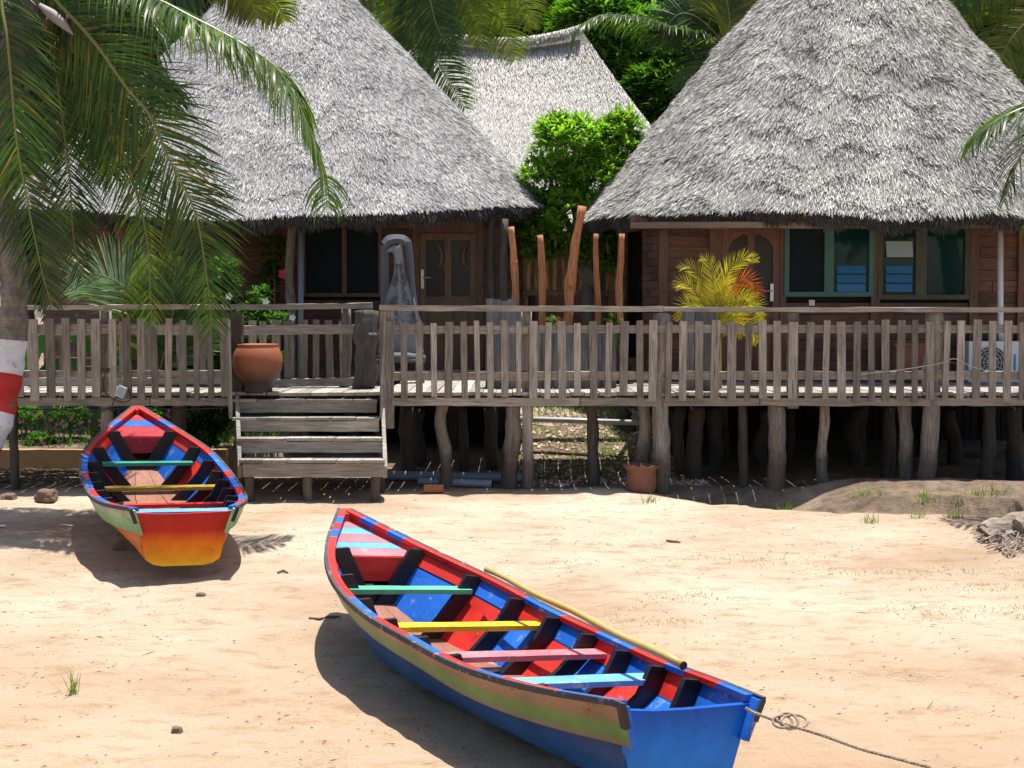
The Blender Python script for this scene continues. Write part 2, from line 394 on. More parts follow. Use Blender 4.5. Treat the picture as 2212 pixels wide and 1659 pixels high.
# ---------------------------------------------------------------- fence and deck
PK = (lambda z: (z/2.212)*.8641)
def zat(v, Y): return P(1106, v, Y).z
def picket(parent, u, wpx, Y, v0=694, v1=861, mat=GREY):
    x = P(u, 700, Y).x; wd = wpx/3000*Y
    mb = MB(); tl = random.uniform(-.009, .009); z0 = zat(v0+random.uniform(-3, 3), Y); z1 = zat(v1+random.uniform(-5, 5), Y)
    mb.board((x-tl, Y+random.uniform(-.006, .006), z1), (x+tl, Y, z0), wd*random.uniform(.96, 1.1), .024, (1, 0, 0), 5, .0016)
    return part('picket', mb, mat, parent)
def rail(parent, name, u0, u1, v, hpx, Y, th=.035, mat=GREYX, sag=0, n=14, j=.005, v2=None):
    a = P(u0, v, Y); b = P(u1, v2 or v, Y); mb = MB(); mb.board(a, b, hpx/3000*Y, th, (0, 0, 1), n, j); return part(name, mb, mat, parent)
Z5 = lambda z: (900+z/2.07375)*.8641
Z6 = lambda z: (1560+z/1.843)*.8641
Z4 = lambda z: (z/2.212)*.8641
# left front
fl = root('picket_fence', 'weathered picket railing left of the stairs, behind the beached orange boat', 'fence', (-5.2, 15, 1))
for zc, wz in ((20, 44), (100, 40), (185, 46), (275, 46), (365, 42), (447, 38), (527, 42), (620, 38), (700, 42), (777, 40), (850, 36), (930, 34), (1010, 36), (1085, 30), (1160, 34), (1240, 46)):
    picket(fl, Z4(zc), wz*.39, 14.93, 689, 862)
rail(fl, 'rail', -60, 497, 711, 19, 14.97); rail(fl, 'rail', -60, 497, 807, 14, 14.97)
rail(fl, 'handrail', -60, 226, 664, 9, 15.0, .1); rail(fl, 'handrail', 227, 500, 663, 10, 15.0, .1)
# back railing behind the stairs and on the left
bk = root('picket_fence', 'short weathered railing behind the terracotta pot at the top of the stairs', 'fence', (-2.3, 16.1, 1))
for u, wz in ((527, 16), (550, 14), (578, 18), (606, 19), (638, 14), (664, 13), (693, 14), (725, 18)):
    picket(bk, u+18, wz, 16.14, 693, 828)
rail(bk, 'rail', 520, 772, 714, 20, 16.08, v2=711); rail(bk, 'rail', 505, 768, 829, 17, 16.08, v2=824)
rail(bk, 'handrail', 488, 804, 664, 12, 16.05, .1, v2=660)
mb = MB(); mb.log(P(745, 840, 16.15), P(748, 668, 16.15), .06, .055, .01); part('post', mb, GREY, bk, True)
bl = root('picket_fence', 'rear weathered railing along the garden side of the left walkway', 'fence', (-5.2, 16.1, 1))
for k in range(8): picket(bl, 10+k*62+random.uniform(-9, 9), 13, 16.14, 697, 835)
rail(bl, 'rail', -60, 480, 716, 15, 16.08); rail(bl, 'rail', -60, 480, 823, 15, 16.08)
# right front
fr = root('picket_fence', 'long weathered picket railing right of the stairs, in front of both houses', 'fence', (2.2, 15, 1))
for zc, wz in ((150, 46), (228, 34), (308, 36), (383, 30), (460, 38), (540, 32), (607, 28), (675, 32), (750, 38), (823, 26), (900, 38), (975, 30), (1047, 38), (1127, 32), (1210, 38), (1290, 30), (1370, 42), (1450, 32), (1522, 34)):
    picket(fr, Z5(zc), wz*.4167, 14.93, 695, 859)
for zc, wz in ((75, 26), (133, 32), (207, 28), (272, 34), (347, 36), (422, 36), (498, 38), (573, 26), (640, 34), (707, 32), (780, 38), (857, 32), (933, 28), (1003, 38), (1075, 32), (1142, 28), (1207, 34), (1277, 34), (1343, 24), (1412, 36), (1487, 26), (1553, 32), (1628, 34), (1700, 32), (1770, 32), (1838, 32), (1905, 32)):
    picket(fr, Z6(zc), wz*.4689, 14.93, 693, 865)
for a, b in ((846, 1150), (1140, 1440), (1430, 1725), (1715, 2030), (2020, 2290)):
    o = random.uniform(-1.5, 1.5)
    rail(fr, 'rail', a, b, 711+o, 17, 14.97+random.uniform(0, .01)); rail(fr, 'rail', a, b, 812+o, 18, 14.97+random.uniform(0, .01))
rail(fr, 'handrail', 820, 1432, 665, 12, 15.0, .11, v2=667); rail(fr, 'handrail', 1433, 2290, 668, 10, 15.0, .11, v2=669)
# deck
dk = root('wooden_deck', 'raised weathered plank walkway on log piles running in front of the houses', 'deck', (0, 15.2, 0))
mb = MB(); x = -7.6
while x < 8.2:
    wd = random.uniform(.13, .2)
    if x > -1.45 : yb = 19.45 if x < -.1 else (16.75 if x < 1.35 else 17.5)
    else: yb = 16.3
    mb.board((x+wd/2, 14.96+random.uniform(-.03, .02) , .995+random.uniform(-.006, .006)), (x+wd/2, yb, .995), wd-.008, .035, (1, 0, 0), 8, .003)
    x += wd
part('floor', mb, GREYY, dk)
mb = MB()
for a, b in ((-60, 324), (326, 497), (846, 1252), (1254, 1640), (1642, 2020), (2022, 2300)):
    mb.board(P(a, 868, 14.985), P(b, 868, 14.985), .085, .04, (0, 0, 1), 14, .006)
part('fascia_board', mb, GREYX, dk)
mb = MB()
for yy in (15.3, 16.1, 17.2):
    mb.board((-7.6, yy, .93), (8, yy, .93), .1, .08, (0, 0, 1), 10, .004)
part('joist', mb, LOGDK, dk)
def pile(u, wpx, Y, vt, vb=None, lean=0, mat=LOGM, kn=0, wob=.013, name='pile', par=dk):
    t = P(u, vt, Y); x0 = t.x+lean; zb = gz(x0, Y)-.1
    r = wpx/3000*Y/2; mb = MB(); mb.log((x0, Y, zb), t, r*1.08, r*.96, wob, 14, 14, kn); return part(name, mb, mat, par, True)
# (front logs)
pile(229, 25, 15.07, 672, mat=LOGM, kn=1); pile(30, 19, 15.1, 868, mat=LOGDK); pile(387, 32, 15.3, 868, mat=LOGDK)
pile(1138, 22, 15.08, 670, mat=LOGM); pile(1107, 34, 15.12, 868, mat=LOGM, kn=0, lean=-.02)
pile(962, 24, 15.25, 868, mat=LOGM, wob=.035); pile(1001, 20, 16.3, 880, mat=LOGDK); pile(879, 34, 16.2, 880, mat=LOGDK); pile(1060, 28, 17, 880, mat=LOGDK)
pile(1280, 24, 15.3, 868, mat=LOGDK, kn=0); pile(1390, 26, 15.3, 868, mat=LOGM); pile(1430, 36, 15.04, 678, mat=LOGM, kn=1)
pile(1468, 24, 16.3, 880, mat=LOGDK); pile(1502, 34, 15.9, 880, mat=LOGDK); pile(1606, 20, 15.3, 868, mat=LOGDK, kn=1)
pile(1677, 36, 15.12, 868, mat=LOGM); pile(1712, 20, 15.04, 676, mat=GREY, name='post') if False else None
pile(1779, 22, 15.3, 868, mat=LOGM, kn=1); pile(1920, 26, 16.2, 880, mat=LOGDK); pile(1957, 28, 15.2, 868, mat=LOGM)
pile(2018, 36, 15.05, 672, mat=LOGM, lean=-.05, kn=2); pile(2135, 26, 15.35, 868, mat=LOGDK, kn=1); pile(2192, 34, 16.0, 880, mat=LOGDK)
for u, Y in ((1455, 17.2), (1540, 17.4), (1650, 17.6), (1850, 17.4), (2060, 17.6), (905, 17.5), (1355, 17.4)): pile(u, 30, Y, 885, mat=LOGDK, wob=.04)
for u, vt, vb, wpx in ((1712, 676, 882, 23), (836, 672, 925, 29), (1155, 668, 700, 4)):
    if wpx < 10: continue
    mb = MB(); mb.board(P(u, vb, 15.03), P(u, vt, 15.03), wpx/200, .1, (1, 0, 0), 8, .006); part('post', mb, GREY, fr if u > 900 else dk)
mb = MB(); mb.board(P(508, 880, 15.1), P(508, 676, 15.1), .16, .14, (1, 0, 0), 8, .01); part('post', mb, LOGDK, dk)
# slim plank edges beside stairs
mb = MB(); mb.board(P(499, 905, 14.72), P(493, 690, 14.9), .02, .14, (1, 0, 0), 8, .003); part('side_board', mb, GREY, dk)
mb = MB(); mb.board(P(824, 905, 14.72), P(832, 690, 14.9), .02, .14, (1, 0, 0), 8, .003); part('side_board', mb, GREY, dk)
# stump at stair top
mb = MB(); mb.log(P(786, 843, 15.75), P(790, 672, 15.8), .125, .13, .02, 18, 16, 2, seed=5)
tag(part('log_post', mb, wood('charred_log', (.03,.027,.025), (.13,.115,.1), 'z', .1), smooth=True), 'thick blackened tree trunk post at the top of the stairs, beside the carved chair', 'post')

# stairs
st = root('wooden_stairs', 'four weathered plank steps leading from the sand up to the deck', 'stairs', (P(667, 1000, 14.5).x, 14.5, 0))
steps = [(863, 14.90, 502, 815, 866, 892), (903, 14.68, 502, 820, 908, 932), (947, 14.45, 510, 828, 953, 979), (994, 14.22, 515, 832, 1000, 1031)]
for vt, Y, ua, ub, r0, r1 in steps:
    z = zat(vt, Y); xa = P(ua, vt, Y).x; xb = P(ub, vt, Y).x; mb = MB(); n = 6
    for k in range(n):
        a = xa+(xb-xa)*k/n; b = xa+(xb-xa)*(k+1)/n; cx = (a+b)/2+random.uniform(-.004, .004)
        mb.board((cx, Y-.02+random.uniform(-.012, .008), z-.012+random.uniform(-.004, .004)), (cx, Y+.29, z-.012), (b-a)-.007, .03, (1, 0, 0), 3, .003)
    part('tread', mb, GREYY, st)
    mb = MB(); mb.board(P(ua+10, (r0+r1)/2, Y+.02), P(ub-1, (r0+r1)/2+random.uniform(-1, 1), Y+.02), (r1-r0)/3000*Y*.93, .035, (0, 0, 1), 12, .004); part('riser', mb, GREYX, st)
for ux in (512, 832-6):
    mb = MB(); a = P(ux, 868, 14.97); b = P(ux+6, 1020, 14.30)
    mb.board(a, b, .2, .04, (0, 0, 1), 6, .004); part('stringer', mb, GREYX, st)
for u in (538, 665, 811):
    p = P(u, 1028, 14.3); mb = MB(); mb.log((p.x, 14.3, gz(p.x, 14.3)-.05), (p.x, 14.3, p.z+.05), .05, .048, .004); part('leg', mb, LOGM, st, True)
for u in (520, 820, 660):
    p = P(u, 1028, 14.85); mb = MB(); mb.log((p.x, 14.8, gz(p.x, 14.8)-.05), (p.x, 14.8, .75), .05, .048, .01); part('leg', mb, LOGDK, st, True)

# terracotta pot on stair top
p = P(556, 853, 15.05); r = .27
prof = [(0, .0), (.155, 0), (.16, .03), (.15, .07), (.17, .12), (.225, .18), (.262, .26), (.272, .34), (.262, .42), (.235, .48), (.215, .51), (.225, .525), (.21, .53), (.195, .51), (.22, .45), (.24, .36), (.2, .2), (.1, .12), (0, .1)]
mb = MB(); mb.lathe((p.x, p.y+.02, 1.005), prof, 48)
mpot, n_, b_ = newmat('foot_darkened_clay'); tc = N(n_, 'ShaderNodeTexCoord'); sx = N(n_, 'ShaderNodeSeparateXYZ'); n_.links.new(tc.outputs['Object'], sx.inputs[0])
g = tex(n_, 6, 5); ad = N(n_, 'ShaderNodeMath', operation='MULTIPLY_ADD'); n_.links.new(g, ad.inputs[0]); ad.inputs[1].default_value = .09; n_.links.new(sx.outputs[2], ad.inputs[2])
c = ramp(n_, ad.outputs[0], [(.16, (.03,.018,.014)), (.28, (.13,.05,.025)), (.42, (.28,.085,.03))]); setc(n_, b_, mix(n_, mix(n_, 0.0, g, g), c, c)); b_.inputs['Roughness'].default_value = .65; bump(n_, b_, g, .25, .02)  # clay colour darkens towards the foot
tag(part('clay_pot', mb, mpot, smooth=True), 'big round terracotta pot with dark foot at the top of the stairs', 'pot')
# scalloped pot on sand
p = P(1387, 1058, 14.75)
def wv(i, a, r, z): return (r*(1+(.025*math.sin(a*11) if i in (6, 7, 8) else 0)), z+(.009*math.sin(a*11) if i in (6, 7, 8) else 0))
mb = MB(); mb.lathe((p.x, p.y+.1, gz(p.x, p.y)-.03), [(0, 0), (.13, 0), (.155, .06), (.165, .14), (.155, .22), (.158, .27), (.2, .31), (.205, .325), (.18, .32), (.14, .26), (.14, .1), (0, .08)], 66, wav=wv)
tag(part('clay_pot', mb, TERRAD, smooth=True), 'brown clay planter with scalloped rim on the sand beside a log pile', 'pot')

# ---------------------------------------------------------------- thatch roofs
def cone_roof(name, mb_parent, cx, cy, zt, R, ze, a0, a1, nst, stm, lump, seed, sl=.15, sw=.012, zpow=1.0, lift=.16):
    rg = np.random.default_rng(seed); R0 = float(np.asarray(R(np.array(math.pi/2)))); R1 = float(np.asarray(R(np.array(-math.pi/2))))
    def S(a, t):
        """a angle array, t 0 at the eave, 1 at the apex"""
        k = (1-t); ca = (1+np.sin(a))/2; Rr = R(a)*k+(R0*ca+R1*(1-ca))*t; z0 = ze(a)
        rr = Rr*(k**zpow); 
        z = z0 + (zt-z0)*t
        # sagging lumps
        lu = lump*(np.sin(a*9+t*7+seed)*np.sin(t*23+a*5)+.6*np.sin(a*23+t*11)*np.sin(t*41-a*7))*.5
        rr = rr+lu*np.minimum(1, k*4)*.7; z = z+lu*.7
        return np.stack([cx+rr*np.sin(a), cy-rr*np.cos(a), z], -1)
    na, ntt = 128, 40; mb = MB()
    A, T_ = np.meshgrid(np.linspace(-math.pi, math.pi, na+1), np.linspace(0, 1, ntt+1), indexing='ij'); Pn = S(A, T_)
    vs = [tuple(q) for q in Pn.reshape(-1, 3)]; fs = []
    for i in range(na):
        for j in range(ntt): b = i*(ntt+1)+j; c = (i+1)*(ntt+1)+j; fs.append((b, c, c+1, b+1))
    mb.add(vs, fs)
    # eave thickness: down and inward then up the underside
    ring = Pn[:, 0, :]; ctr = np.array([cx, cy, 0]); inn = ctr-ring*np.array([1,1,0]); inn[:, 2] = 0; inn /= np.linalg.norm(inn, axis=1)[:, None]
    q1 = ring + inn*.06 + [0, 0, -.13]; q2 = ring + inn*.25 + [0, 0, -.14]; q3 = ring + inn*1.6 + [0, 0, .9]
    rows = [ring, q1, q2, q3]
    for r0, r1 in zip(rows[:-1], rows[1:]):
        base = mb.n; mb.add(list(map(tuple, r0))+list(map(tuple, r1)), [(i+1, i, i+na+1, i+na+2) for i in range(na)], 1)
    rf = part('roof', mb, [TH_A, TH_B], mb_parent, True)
    # strands
    u = rg.random(nst); t = 1-np.sqrt(1-u*(1-.0)); t = t*.97
    a = a0+(a1-a0)*rg.random(nst)
    dens = (rg.random(nst) < .25) ; a = np.where(dens, rg.uniform(-math.pi, math.pi, nst), a)
    p = S(a, t); dt = .01; dn = S(a, t-dt)-p; dn /= np.linalg.norm(dn, axis=1)[:, None]
    da = S(a+.01, t)-p; da /= np.linalg.norm(da, axis=1)[:, None]
    nr = np.cross(da, -dn); nr /= np.linalg.norm(nr, axis=1)[:, None]; nr *= np.sign(nr[:, 2:3])
    patch = np.sin(p[:, 0]*5+p[:, 2]*3)*np.sin(p[:, 2]*6-p[:, 0]*2.3)
    L = sl*rg.uniform(.5, 1.25, nst)[:, None]; W = sw*rg.uniform(.5, 1.3, nst)[:, None]
    li = (lift*rg.uniform(-.1, 1.5, nst)*(1+.4*patch)*(.75+.8*(np.mod(t*13+.35*np.sin(a*11)+.2*np.sin(a*29), 1) < .2)))[:, None]; sdv = rg.normal(0, .2, nst)[:, None]
    d = dn+nr*li+da*sdv; d /= np.linalg.norm(d, axis=1)[:, None]
    wdir = da*np.cos(sdv)+nr*rg.normal(0, .5, nst)[:, None]; wdir /= np.linalg.norm(wdir, axis=1)[:, None]
    b0 = p+nr*.012; b1 = p+d*L*.55+nr*.008; b2 = b0+d*L-nr*.0
    q = QB(); q.strips([(b0-wdir*W/2, b0+wdir*W/2), (b1-wdir*W/2, b1+wdir*W/2), (b2-wdir*W*.15, b2+wdir*W*.15)])
    part('straw', q, stm, rf, local=True) if False else None
    o = part('thatch', q, stm, mb_parent); 
    # shaggy dark edge
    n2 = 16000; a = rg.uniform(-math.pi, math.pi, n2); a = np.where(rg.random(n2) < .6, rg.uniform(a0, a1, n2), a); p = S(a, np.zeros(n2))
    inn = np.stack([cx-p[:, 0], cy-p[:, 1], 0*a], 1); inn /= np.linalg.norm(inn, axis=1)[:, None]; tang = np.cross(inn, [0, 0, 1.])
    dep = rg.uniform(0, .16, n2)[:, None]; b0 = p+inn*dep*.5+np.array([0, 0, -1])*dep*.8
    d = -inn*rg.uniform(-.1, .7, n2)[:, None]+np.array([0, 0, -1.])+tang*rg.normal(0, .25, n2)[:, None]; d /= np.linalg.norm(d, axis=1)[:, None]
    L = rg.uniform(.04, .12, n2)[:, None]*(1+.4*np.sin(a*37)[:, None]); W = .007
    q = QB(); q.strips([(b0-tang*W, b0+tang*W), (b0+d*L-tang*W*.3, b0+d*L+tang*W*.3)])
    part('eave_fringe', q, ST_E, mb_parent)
    return S
LH = root('thatched_house', 'plank house under the smooth conical thatched roof on the left, with fish-carved door', 'house', (-3.4, 22, 0))
SQ = lambda a, e: 1/(np.abs(np.cos(a))**e+np.abs(np.sin(a))**e)**(1/e)
Rl = lambda a: 4.12*SQ(a, 2.9)+.03*np.sin(7*a)+.02*np.sin(13*a)
Zl = lambda a: 3.10+.36*np.clip(np.abs(np.sin(a)), 0, 1)**1.6+.02*np.sin(9*a)
cone_roof('roof', LH, -3.47, 22.1, 7.85, Rl, Zl, -1.9, 1.9, 290000, ST_L, .02, 3, .085, .0075, 1.0, .2)
RH = root('thatched_house', 'plank house under the lumpy conical thatched roof on the right, with green-framed windows', 'house', (4.98, 20.5, 0))
Rr_ = lambda a: 4.02*SQ(a, 2.8)*(1-.15*np.clip(np.sin(a), 0, 1)**1.5)+.03*np.sin(8*a)+.02*np.sin(15*a)
Zr = lambda a: 3.03+.16*np.clip(np.abs(np.sin(a)), 0, 1)**1.6+.02*np.sin(11*a)
cone_roof('roof', RH, 4.98, 20.5, 7.95, Rr_, Zr, -1.9, 1.9, 250000, ST_R, .06, 8, .11, .0085, .97, .28)

# middle roof (saddle ridge)
MH = root('thatched_house', 'pale thatched house with saddle ridge standing between and behind the two front houses', 'house', (.3, 31, 0))
def Sm(s, t):
    """s 0..1 along, t 0 eave..1 ridge"""
    xe0, xe1 = -5.2, 4.4; xr0, xr1 = -1.9, 1.50
    x = (xe0+(xe1-xe0)*s)*(1-t)+(xr0+(xr1-xr0)*s)*t
    x += (.25*(1-t)*t)*(s-.5)*-1
    z = 3.5*(1-t)+7.85*t + .28*t**3*(2*np.abs(s-.5))**2
    y = 27.2*(1-t)+30.8*t
    return np.stack([x, y, z], -1)
mb = MB(); Sg, Tg = np.meshgrid(np.linspace(0, 1, 41), np.linspace(0, 1, 31), indexing='ij'); Pm = Sm(Sg, Tg).reshape(-1, 3)
fs = [(i*31+j, (i+1)*31+j, (i+1)*31+j+1, i*31+j+1) for i in range(40) for j in range(30)]
mb.add(list(map(tuple, Pm)), fs); Pb = Pm.copy(); Pb[:, 1] = 61.8-Pb[:, 1]; mb.add(list(map(tuple, Pb)), [f[::-1] for f in fs])
e = [tuple(Sm(np.array(1.), np.array(k/30))) for k in range(31)]; e2 = [(x, 61.8-y, z) for x, y, z in e]; mb.add(e+e2, [(k, k+1, k+32, k+31) for k in range(30)])
e = [tuple(Sm(np.array(0.), np.array(k/30))) for k in range(31)]; e2 = [(x, 61.8-y, z) for x, y, z in e]; mb.add(e+e2, [(k+1, k, k+31, k+32) for k in range(30)])
part('roof', mb, thatchbase('thatch_pale_under', (.4,.37,.33)), MH, True)
rg = np.random.default_rng(4); n = 120000; s = rg.random(n); t = 1-np.sqrt(1-rg.random(n)*.995); t = np.clip(t, 0, .985); p = Sm(s, t)
dn = np.array([0, -.63, -.76]); nr = np.array([0, -.77, .64]); da = np.array([1., 0, 0])
L = .13*rg.uniform(.5, 1.2, n)[:, None]; W = .014*rg.uniform(.5, 1.3, n)[:, None]; row = np.sin(p[:, 2:3]*16+np.sin(p[:, 0:1]*2))*.03
d = dn+nr*(rg.uniform(-.02, .2, n)[:, None]+row)+da*rg.normal(0, .15, n)[:, None]; b0 = p+nr*.015
q = QB(); q.strips([(b0-da*W/2, b0+da*W/2), (b0+d*L-da*W*.1, b0+d*L+da*W*.1)]); part('thatch', q, ST_M, MH)
n = 9000; s = rg.random(n); p = Sm(s, np.ones(n)); p[:, 2] += rg.uniform(-.14, .04, n); p[:, 1] -= .14+(p[:, 2]*0)+rg.uniform(0, .1, n); d = np.stack([rg.normal(0, .12, n), -.75+rg.normal(0, .15, n), -.5+rg.normal(0, .2, n)], 1)
L = rg.uniform(.08, .2, n)[:, None]; W = .014; q = QB(); q.strips([(p-da*W/2, p+da*W/2), (p+d*L-da*W*.1, p+d*L+da*W*.1)]); part('ridge_straw', q, strandm('ridge_straw', (.45,.43,.38), (.8,.77,.7), 0), MH)
mb = MB(); mb.b2((-4.3, 28.2, 0), (3.6, 33.5, 3.95)); part('wall', mb, WALL, MH)

# ---------------------------------------------------------------- house walls
def planked(parent, a, b, z0, z1, holes, mat=WALL, h=.125, name='wall', back=True, lmin=.5, lmax=1.3):
    """horizontal staggered boards between plan points a and b, holes = (s0, s1, z0, z1)"""
    a = Vector((*a, 0)); b = Vector((*b, 0)); L = (b-a).length; t = (b-a)/L; nn = Vector((t.y, -t.x, 0)); mb = MB(); z = z0
    while z < z1-.02:
        hh = min(h*random.uniform(.85, 1.1), z1-z); s = 0
        while s < L-.01:
            e = min(L, s+random.uniform(lmin, lmax)); segs = [(s, e)]
            for (h0, h1, y0, y1) in holes:
                if z+hh > y0+.01 and z < y1-.01:
                    ns = []
                    for (p, q) in segs:
                        if q <= h0 or p >= h1: ns.append((p, q)); continue
                        if p < h0: ns.append((p, h0))
                        if q > h1: ns.append((h1, q))
                    segs = ns
            for p, q in segs:
                if q-p > .01:
                    o = nn*random.uniform(0, .012); mb.board(a+t*(p+.002)+Vector((0, 0, z+hh/2))+o, a+t*(q-.002)+Vector((0, 0, z+hh/2))+o, hh-.006, .03, (0, 0, 1), 2, .001)
            s = e
        z += hh
    part(name, mb, mat, parent)
def window(parent, x0, x1, z0, z1, Y, fm, panes, fw=.055, mull=None, louv=None, name='window'):
    """frame with panes; panes list of (x0, x1, material)"""
    mb = MB(); f = fw
    mb.b2((x0, Y-.05, z1-f), (x1, Y+.04, z1)); mb.b2((x0, Y-.055, z0), (x1, Y+.04, z0+f))
    mb.b2((x0, Y-.05, z0+f), (x0+f, Y+.04, z1-f)); mb.b2((x1-f, Y-.05, z0+f), (x1, Y+.04, z1-f))
    for m0, m1 in (mull or []): mb.b2((m0, Y-.045, z0+f), (m1, Y+.03, z1-f))
    w_ = part(name, mb, fm, parent)
    for p0, p1, mt in panes:
        mb = MB(); mb.b2((p0+.002, Y-.005, z0+f+.002), (p1-.002, Y+.004, z1-f-.002)); part('pane', mb, mt, w_, local=True).location = tuple(-x for x in parent['loc'])
    for lx0, lx1, lz0, lz1, cnt, mt in (louv or []):
        mb = MB(); hh = (lz1-lz0)/cnt
        for k in range(cnt):
            zc = lz0+hh*(k+.5); mb.box(((lx0+lx1)/2, Y-.022, zc), (lx1-lx0, .008, hh*.86), Matrix.Rotation(math.radians(-14), 3, 'X'))
        part('louvre', mb, mt, w_, local=True).location = tuple(-x for x in parent['loc'])
    return w_
# --- right house
Yw = 17.6; X = lambda u, Y=Yw: P(u, 600, Y).x; Zz = lambda v, Y=Yw: zat(v, Y)
xa, xb = X(1432), X(2330)
dl, dr = X(1545), X(1697); w1 = (X(1692), X(1884)); w2 = (X(1893), X(2090)); zw = Zz(641)
holes = [(dl-xa, dr-xa-.01, .9, 3.1), (w1[0]-xa, w1[1]-xa, zw, 3.1), (w2[0]-xa, w2[1]-xa, Zz(648), 3.1)]
planked(RH, (xa, Yw), (xb, Yw), .98, 3.05, holes, h=.155)
planked(RH, (1.45, 18.9), (xa, Yw), .98, 3.05, [(.25, .8, 1.35, 2.9)], mat=wood('shaded_plank', (.06,.028,.016), (.16,.075,.04), 'x', .4), h=.1, lmin=.15, lmax=.3)
planked(RH, (xb, Yw), (7.9, 19.2), .98, 3.05, [])
mb = MB(); mb.b2((xa+.02, Yw+.06, .98), (xb-.05, Yw+.09, 3.05)); mb.b2((1.55, 18.95, .98), (7.8, 19.0, 3.2)); mb.ngonprism([(1.5, 18.95, .96), (xa+.02, Yw+.03, .96), (xb, Yw+.03, .96), (7.85, 19.2, .96), (7.85, 23, .96), (1.5, 23, .96)], (0, 0, -.1)); part('inner_wall', mb, DARK, RH)
mb = MB()
for u in (1432, 1540, 1888, 2100, 2205): mb = MB(); mb.board((X(u), Yw-.03, .98), (X(u), Yw-.03, 3.08), .11, .08, (1, 0, 0), 6, .004); part('wall_post', mb, FRAMEW, RH)
mb = MB(); mb.board((1.5, 18.85, .98), (1.5, 18.85, 3.1), .12, .12, (1, 0, 0), 6, .004); part('wall_post', mb, FRAMEW, RH)
mb = MB(); mb.board(P(1362, 487, 16.75), P(2330, 485, 16.75), .07, .12, (0, 0, 1), 16, .005); part('eave_beam', mb, BEAM, RH)
mb = MB(); mb.board((1.95, 18.2, 3.0), (1.45, 16.8, 3.0), .08, .06, (0, 0, 1)); part('rafter', mb, FRAMEW, RH)
# door
dd = MB(); ym = Yw-.02
zt_, zb_ = Zz(492), 1.0
mb = MB(); mb.b2((dl, Yw-.05, zb_), (dl+.07, Yw+.05, 3.06)); mb.b2((dr-.08, Yw-.05, zb_), (dr, Yw+.05, 3.06)); mb.b2((dl+.07, Yw-.045, zt_+.05), (dr-.08, Yw+.05, 3.06)); fd = part('door_frame', mb, REDDOOR, RH)
def panel_door(parent, x0, x1, z0, z1, Y, mt, arch=True, split=.44):
    xm = (x0+x1)/2; zs = z0+(z1-z0)*split; sw = .085
    mb = MB(); mb.b2((x0, Y-.03, z0), (x0+sw, Y+.02, z1)); mb.b2((x1-sw, Y-.03, z0), (x1, Y+.02, z1)); mb.b2((xm-.045, Y-.028, z0), (xm+.045, Y+.02, z1))
    for za, zb in ((z0, z0+.12), (zs-.07, zs+.07), (z1-.1, z1)):
        mb.b2((x0+sw, Y-.026, za), (xm-.045, Y+.02, zb)); mb.b2((xm+.045, Y-.026, za), (x1-sw, Y+.02, zb))
    for a, b in ((x0+sw, xm-.045), (xm+.045, x1-sw)):
        mb.b2((a, Y-.008, z0+.12), (b, Y+.012, zs-.07)); mb.b2((a+.035, Y-.02, z0+.16), (b-.035, Y-.008, zs-.11))
        if arch:
            lf = a < xm; pts = [(a, Y-.024, z1-.1), (b, Y-.024, z1-.1)] + ([(b, Y-.024, z1-.14), (b-.06, Y-.024, z1-.13), (a+.06, Y-.024, z1-.2), (a, Y-.024, z1-.3)] if lf else [(b, Y-.024, z1-.3), (b-.06, Y-.024, z1-.2), (a+.06, Y-.024, z1-.13), (a, Y-.024, z1-.14)])
            mb.ngonprism(pts, (0, .03, 0))
    d = part('door', mb, mt, parent); mb = MB()
    for a, b in ((x0+sw, xm-.045), (xm+.045, x1-sw)): mb.b2((a, Y+.006, zs+.07), (b, Y+.012, z1-.1))
    o = part('pane', mb, DOORG, d, local=True); o.location = tuple(-x for x in parent['loc'])
    return d
d = panel_door(RH, dl+.075, dr-.085, zb_, zt_+.045, Yw-.01, REDDOOR)
def handle(parent, d, x, z, Y, dr_=-1, sc=1):
    mb = MB(); mb.b2((x-.02, Y-.012, z-.11*sc), (x+.02, Y, z+.11*sc)); mb.tube([(x, Y-.01, z+.02), (x, Y-.05, z+.02), (x+dr_*.12, Y-.055, z+.02)], .009, 8); o = part('handle', mb, METAL, d, local=True); o.location = tuple(-q for q in parent['loc'])
handle(RH, d, X(1666), Zz(632), Yw-.042, -1)
# windows
gw = window(RH, w1[0], w1[1], zw, 3.0, Yw-.03, GREENF, [(w1[0]+.05, X(1780), SCREEN), (X(1797), w1[1]-.05, GLASS)], .06, [(X(1778), X(1798))], [(X(1806), X(1868), Zz(632), Zz(573), 3, GLASSB)])
window(RH, w2[0], w2[1], Zz(647), 3.0, Yw-.03, wood('olive_frame', (.05,.055,.035), (.1,.1,.065), 'z', .1), [(w2[0]+.05, X(1975), GLASS), (X(1997), w2[1]-.05, GLASS)], .06, [(X(1974), X(1998))], [(X(1911), X(1968), Zz(632), Zz(573), 3, GLASSB), (X(1911), X(1968), Zz(560), Zz(512), 1, GLASSW)])
mb = MB(); mb.b2((X(1747), Yw-.04, Zz(660)), (X(1759), Yw-.014, Zz(648))); part('socket', mb, WHITE, RH)
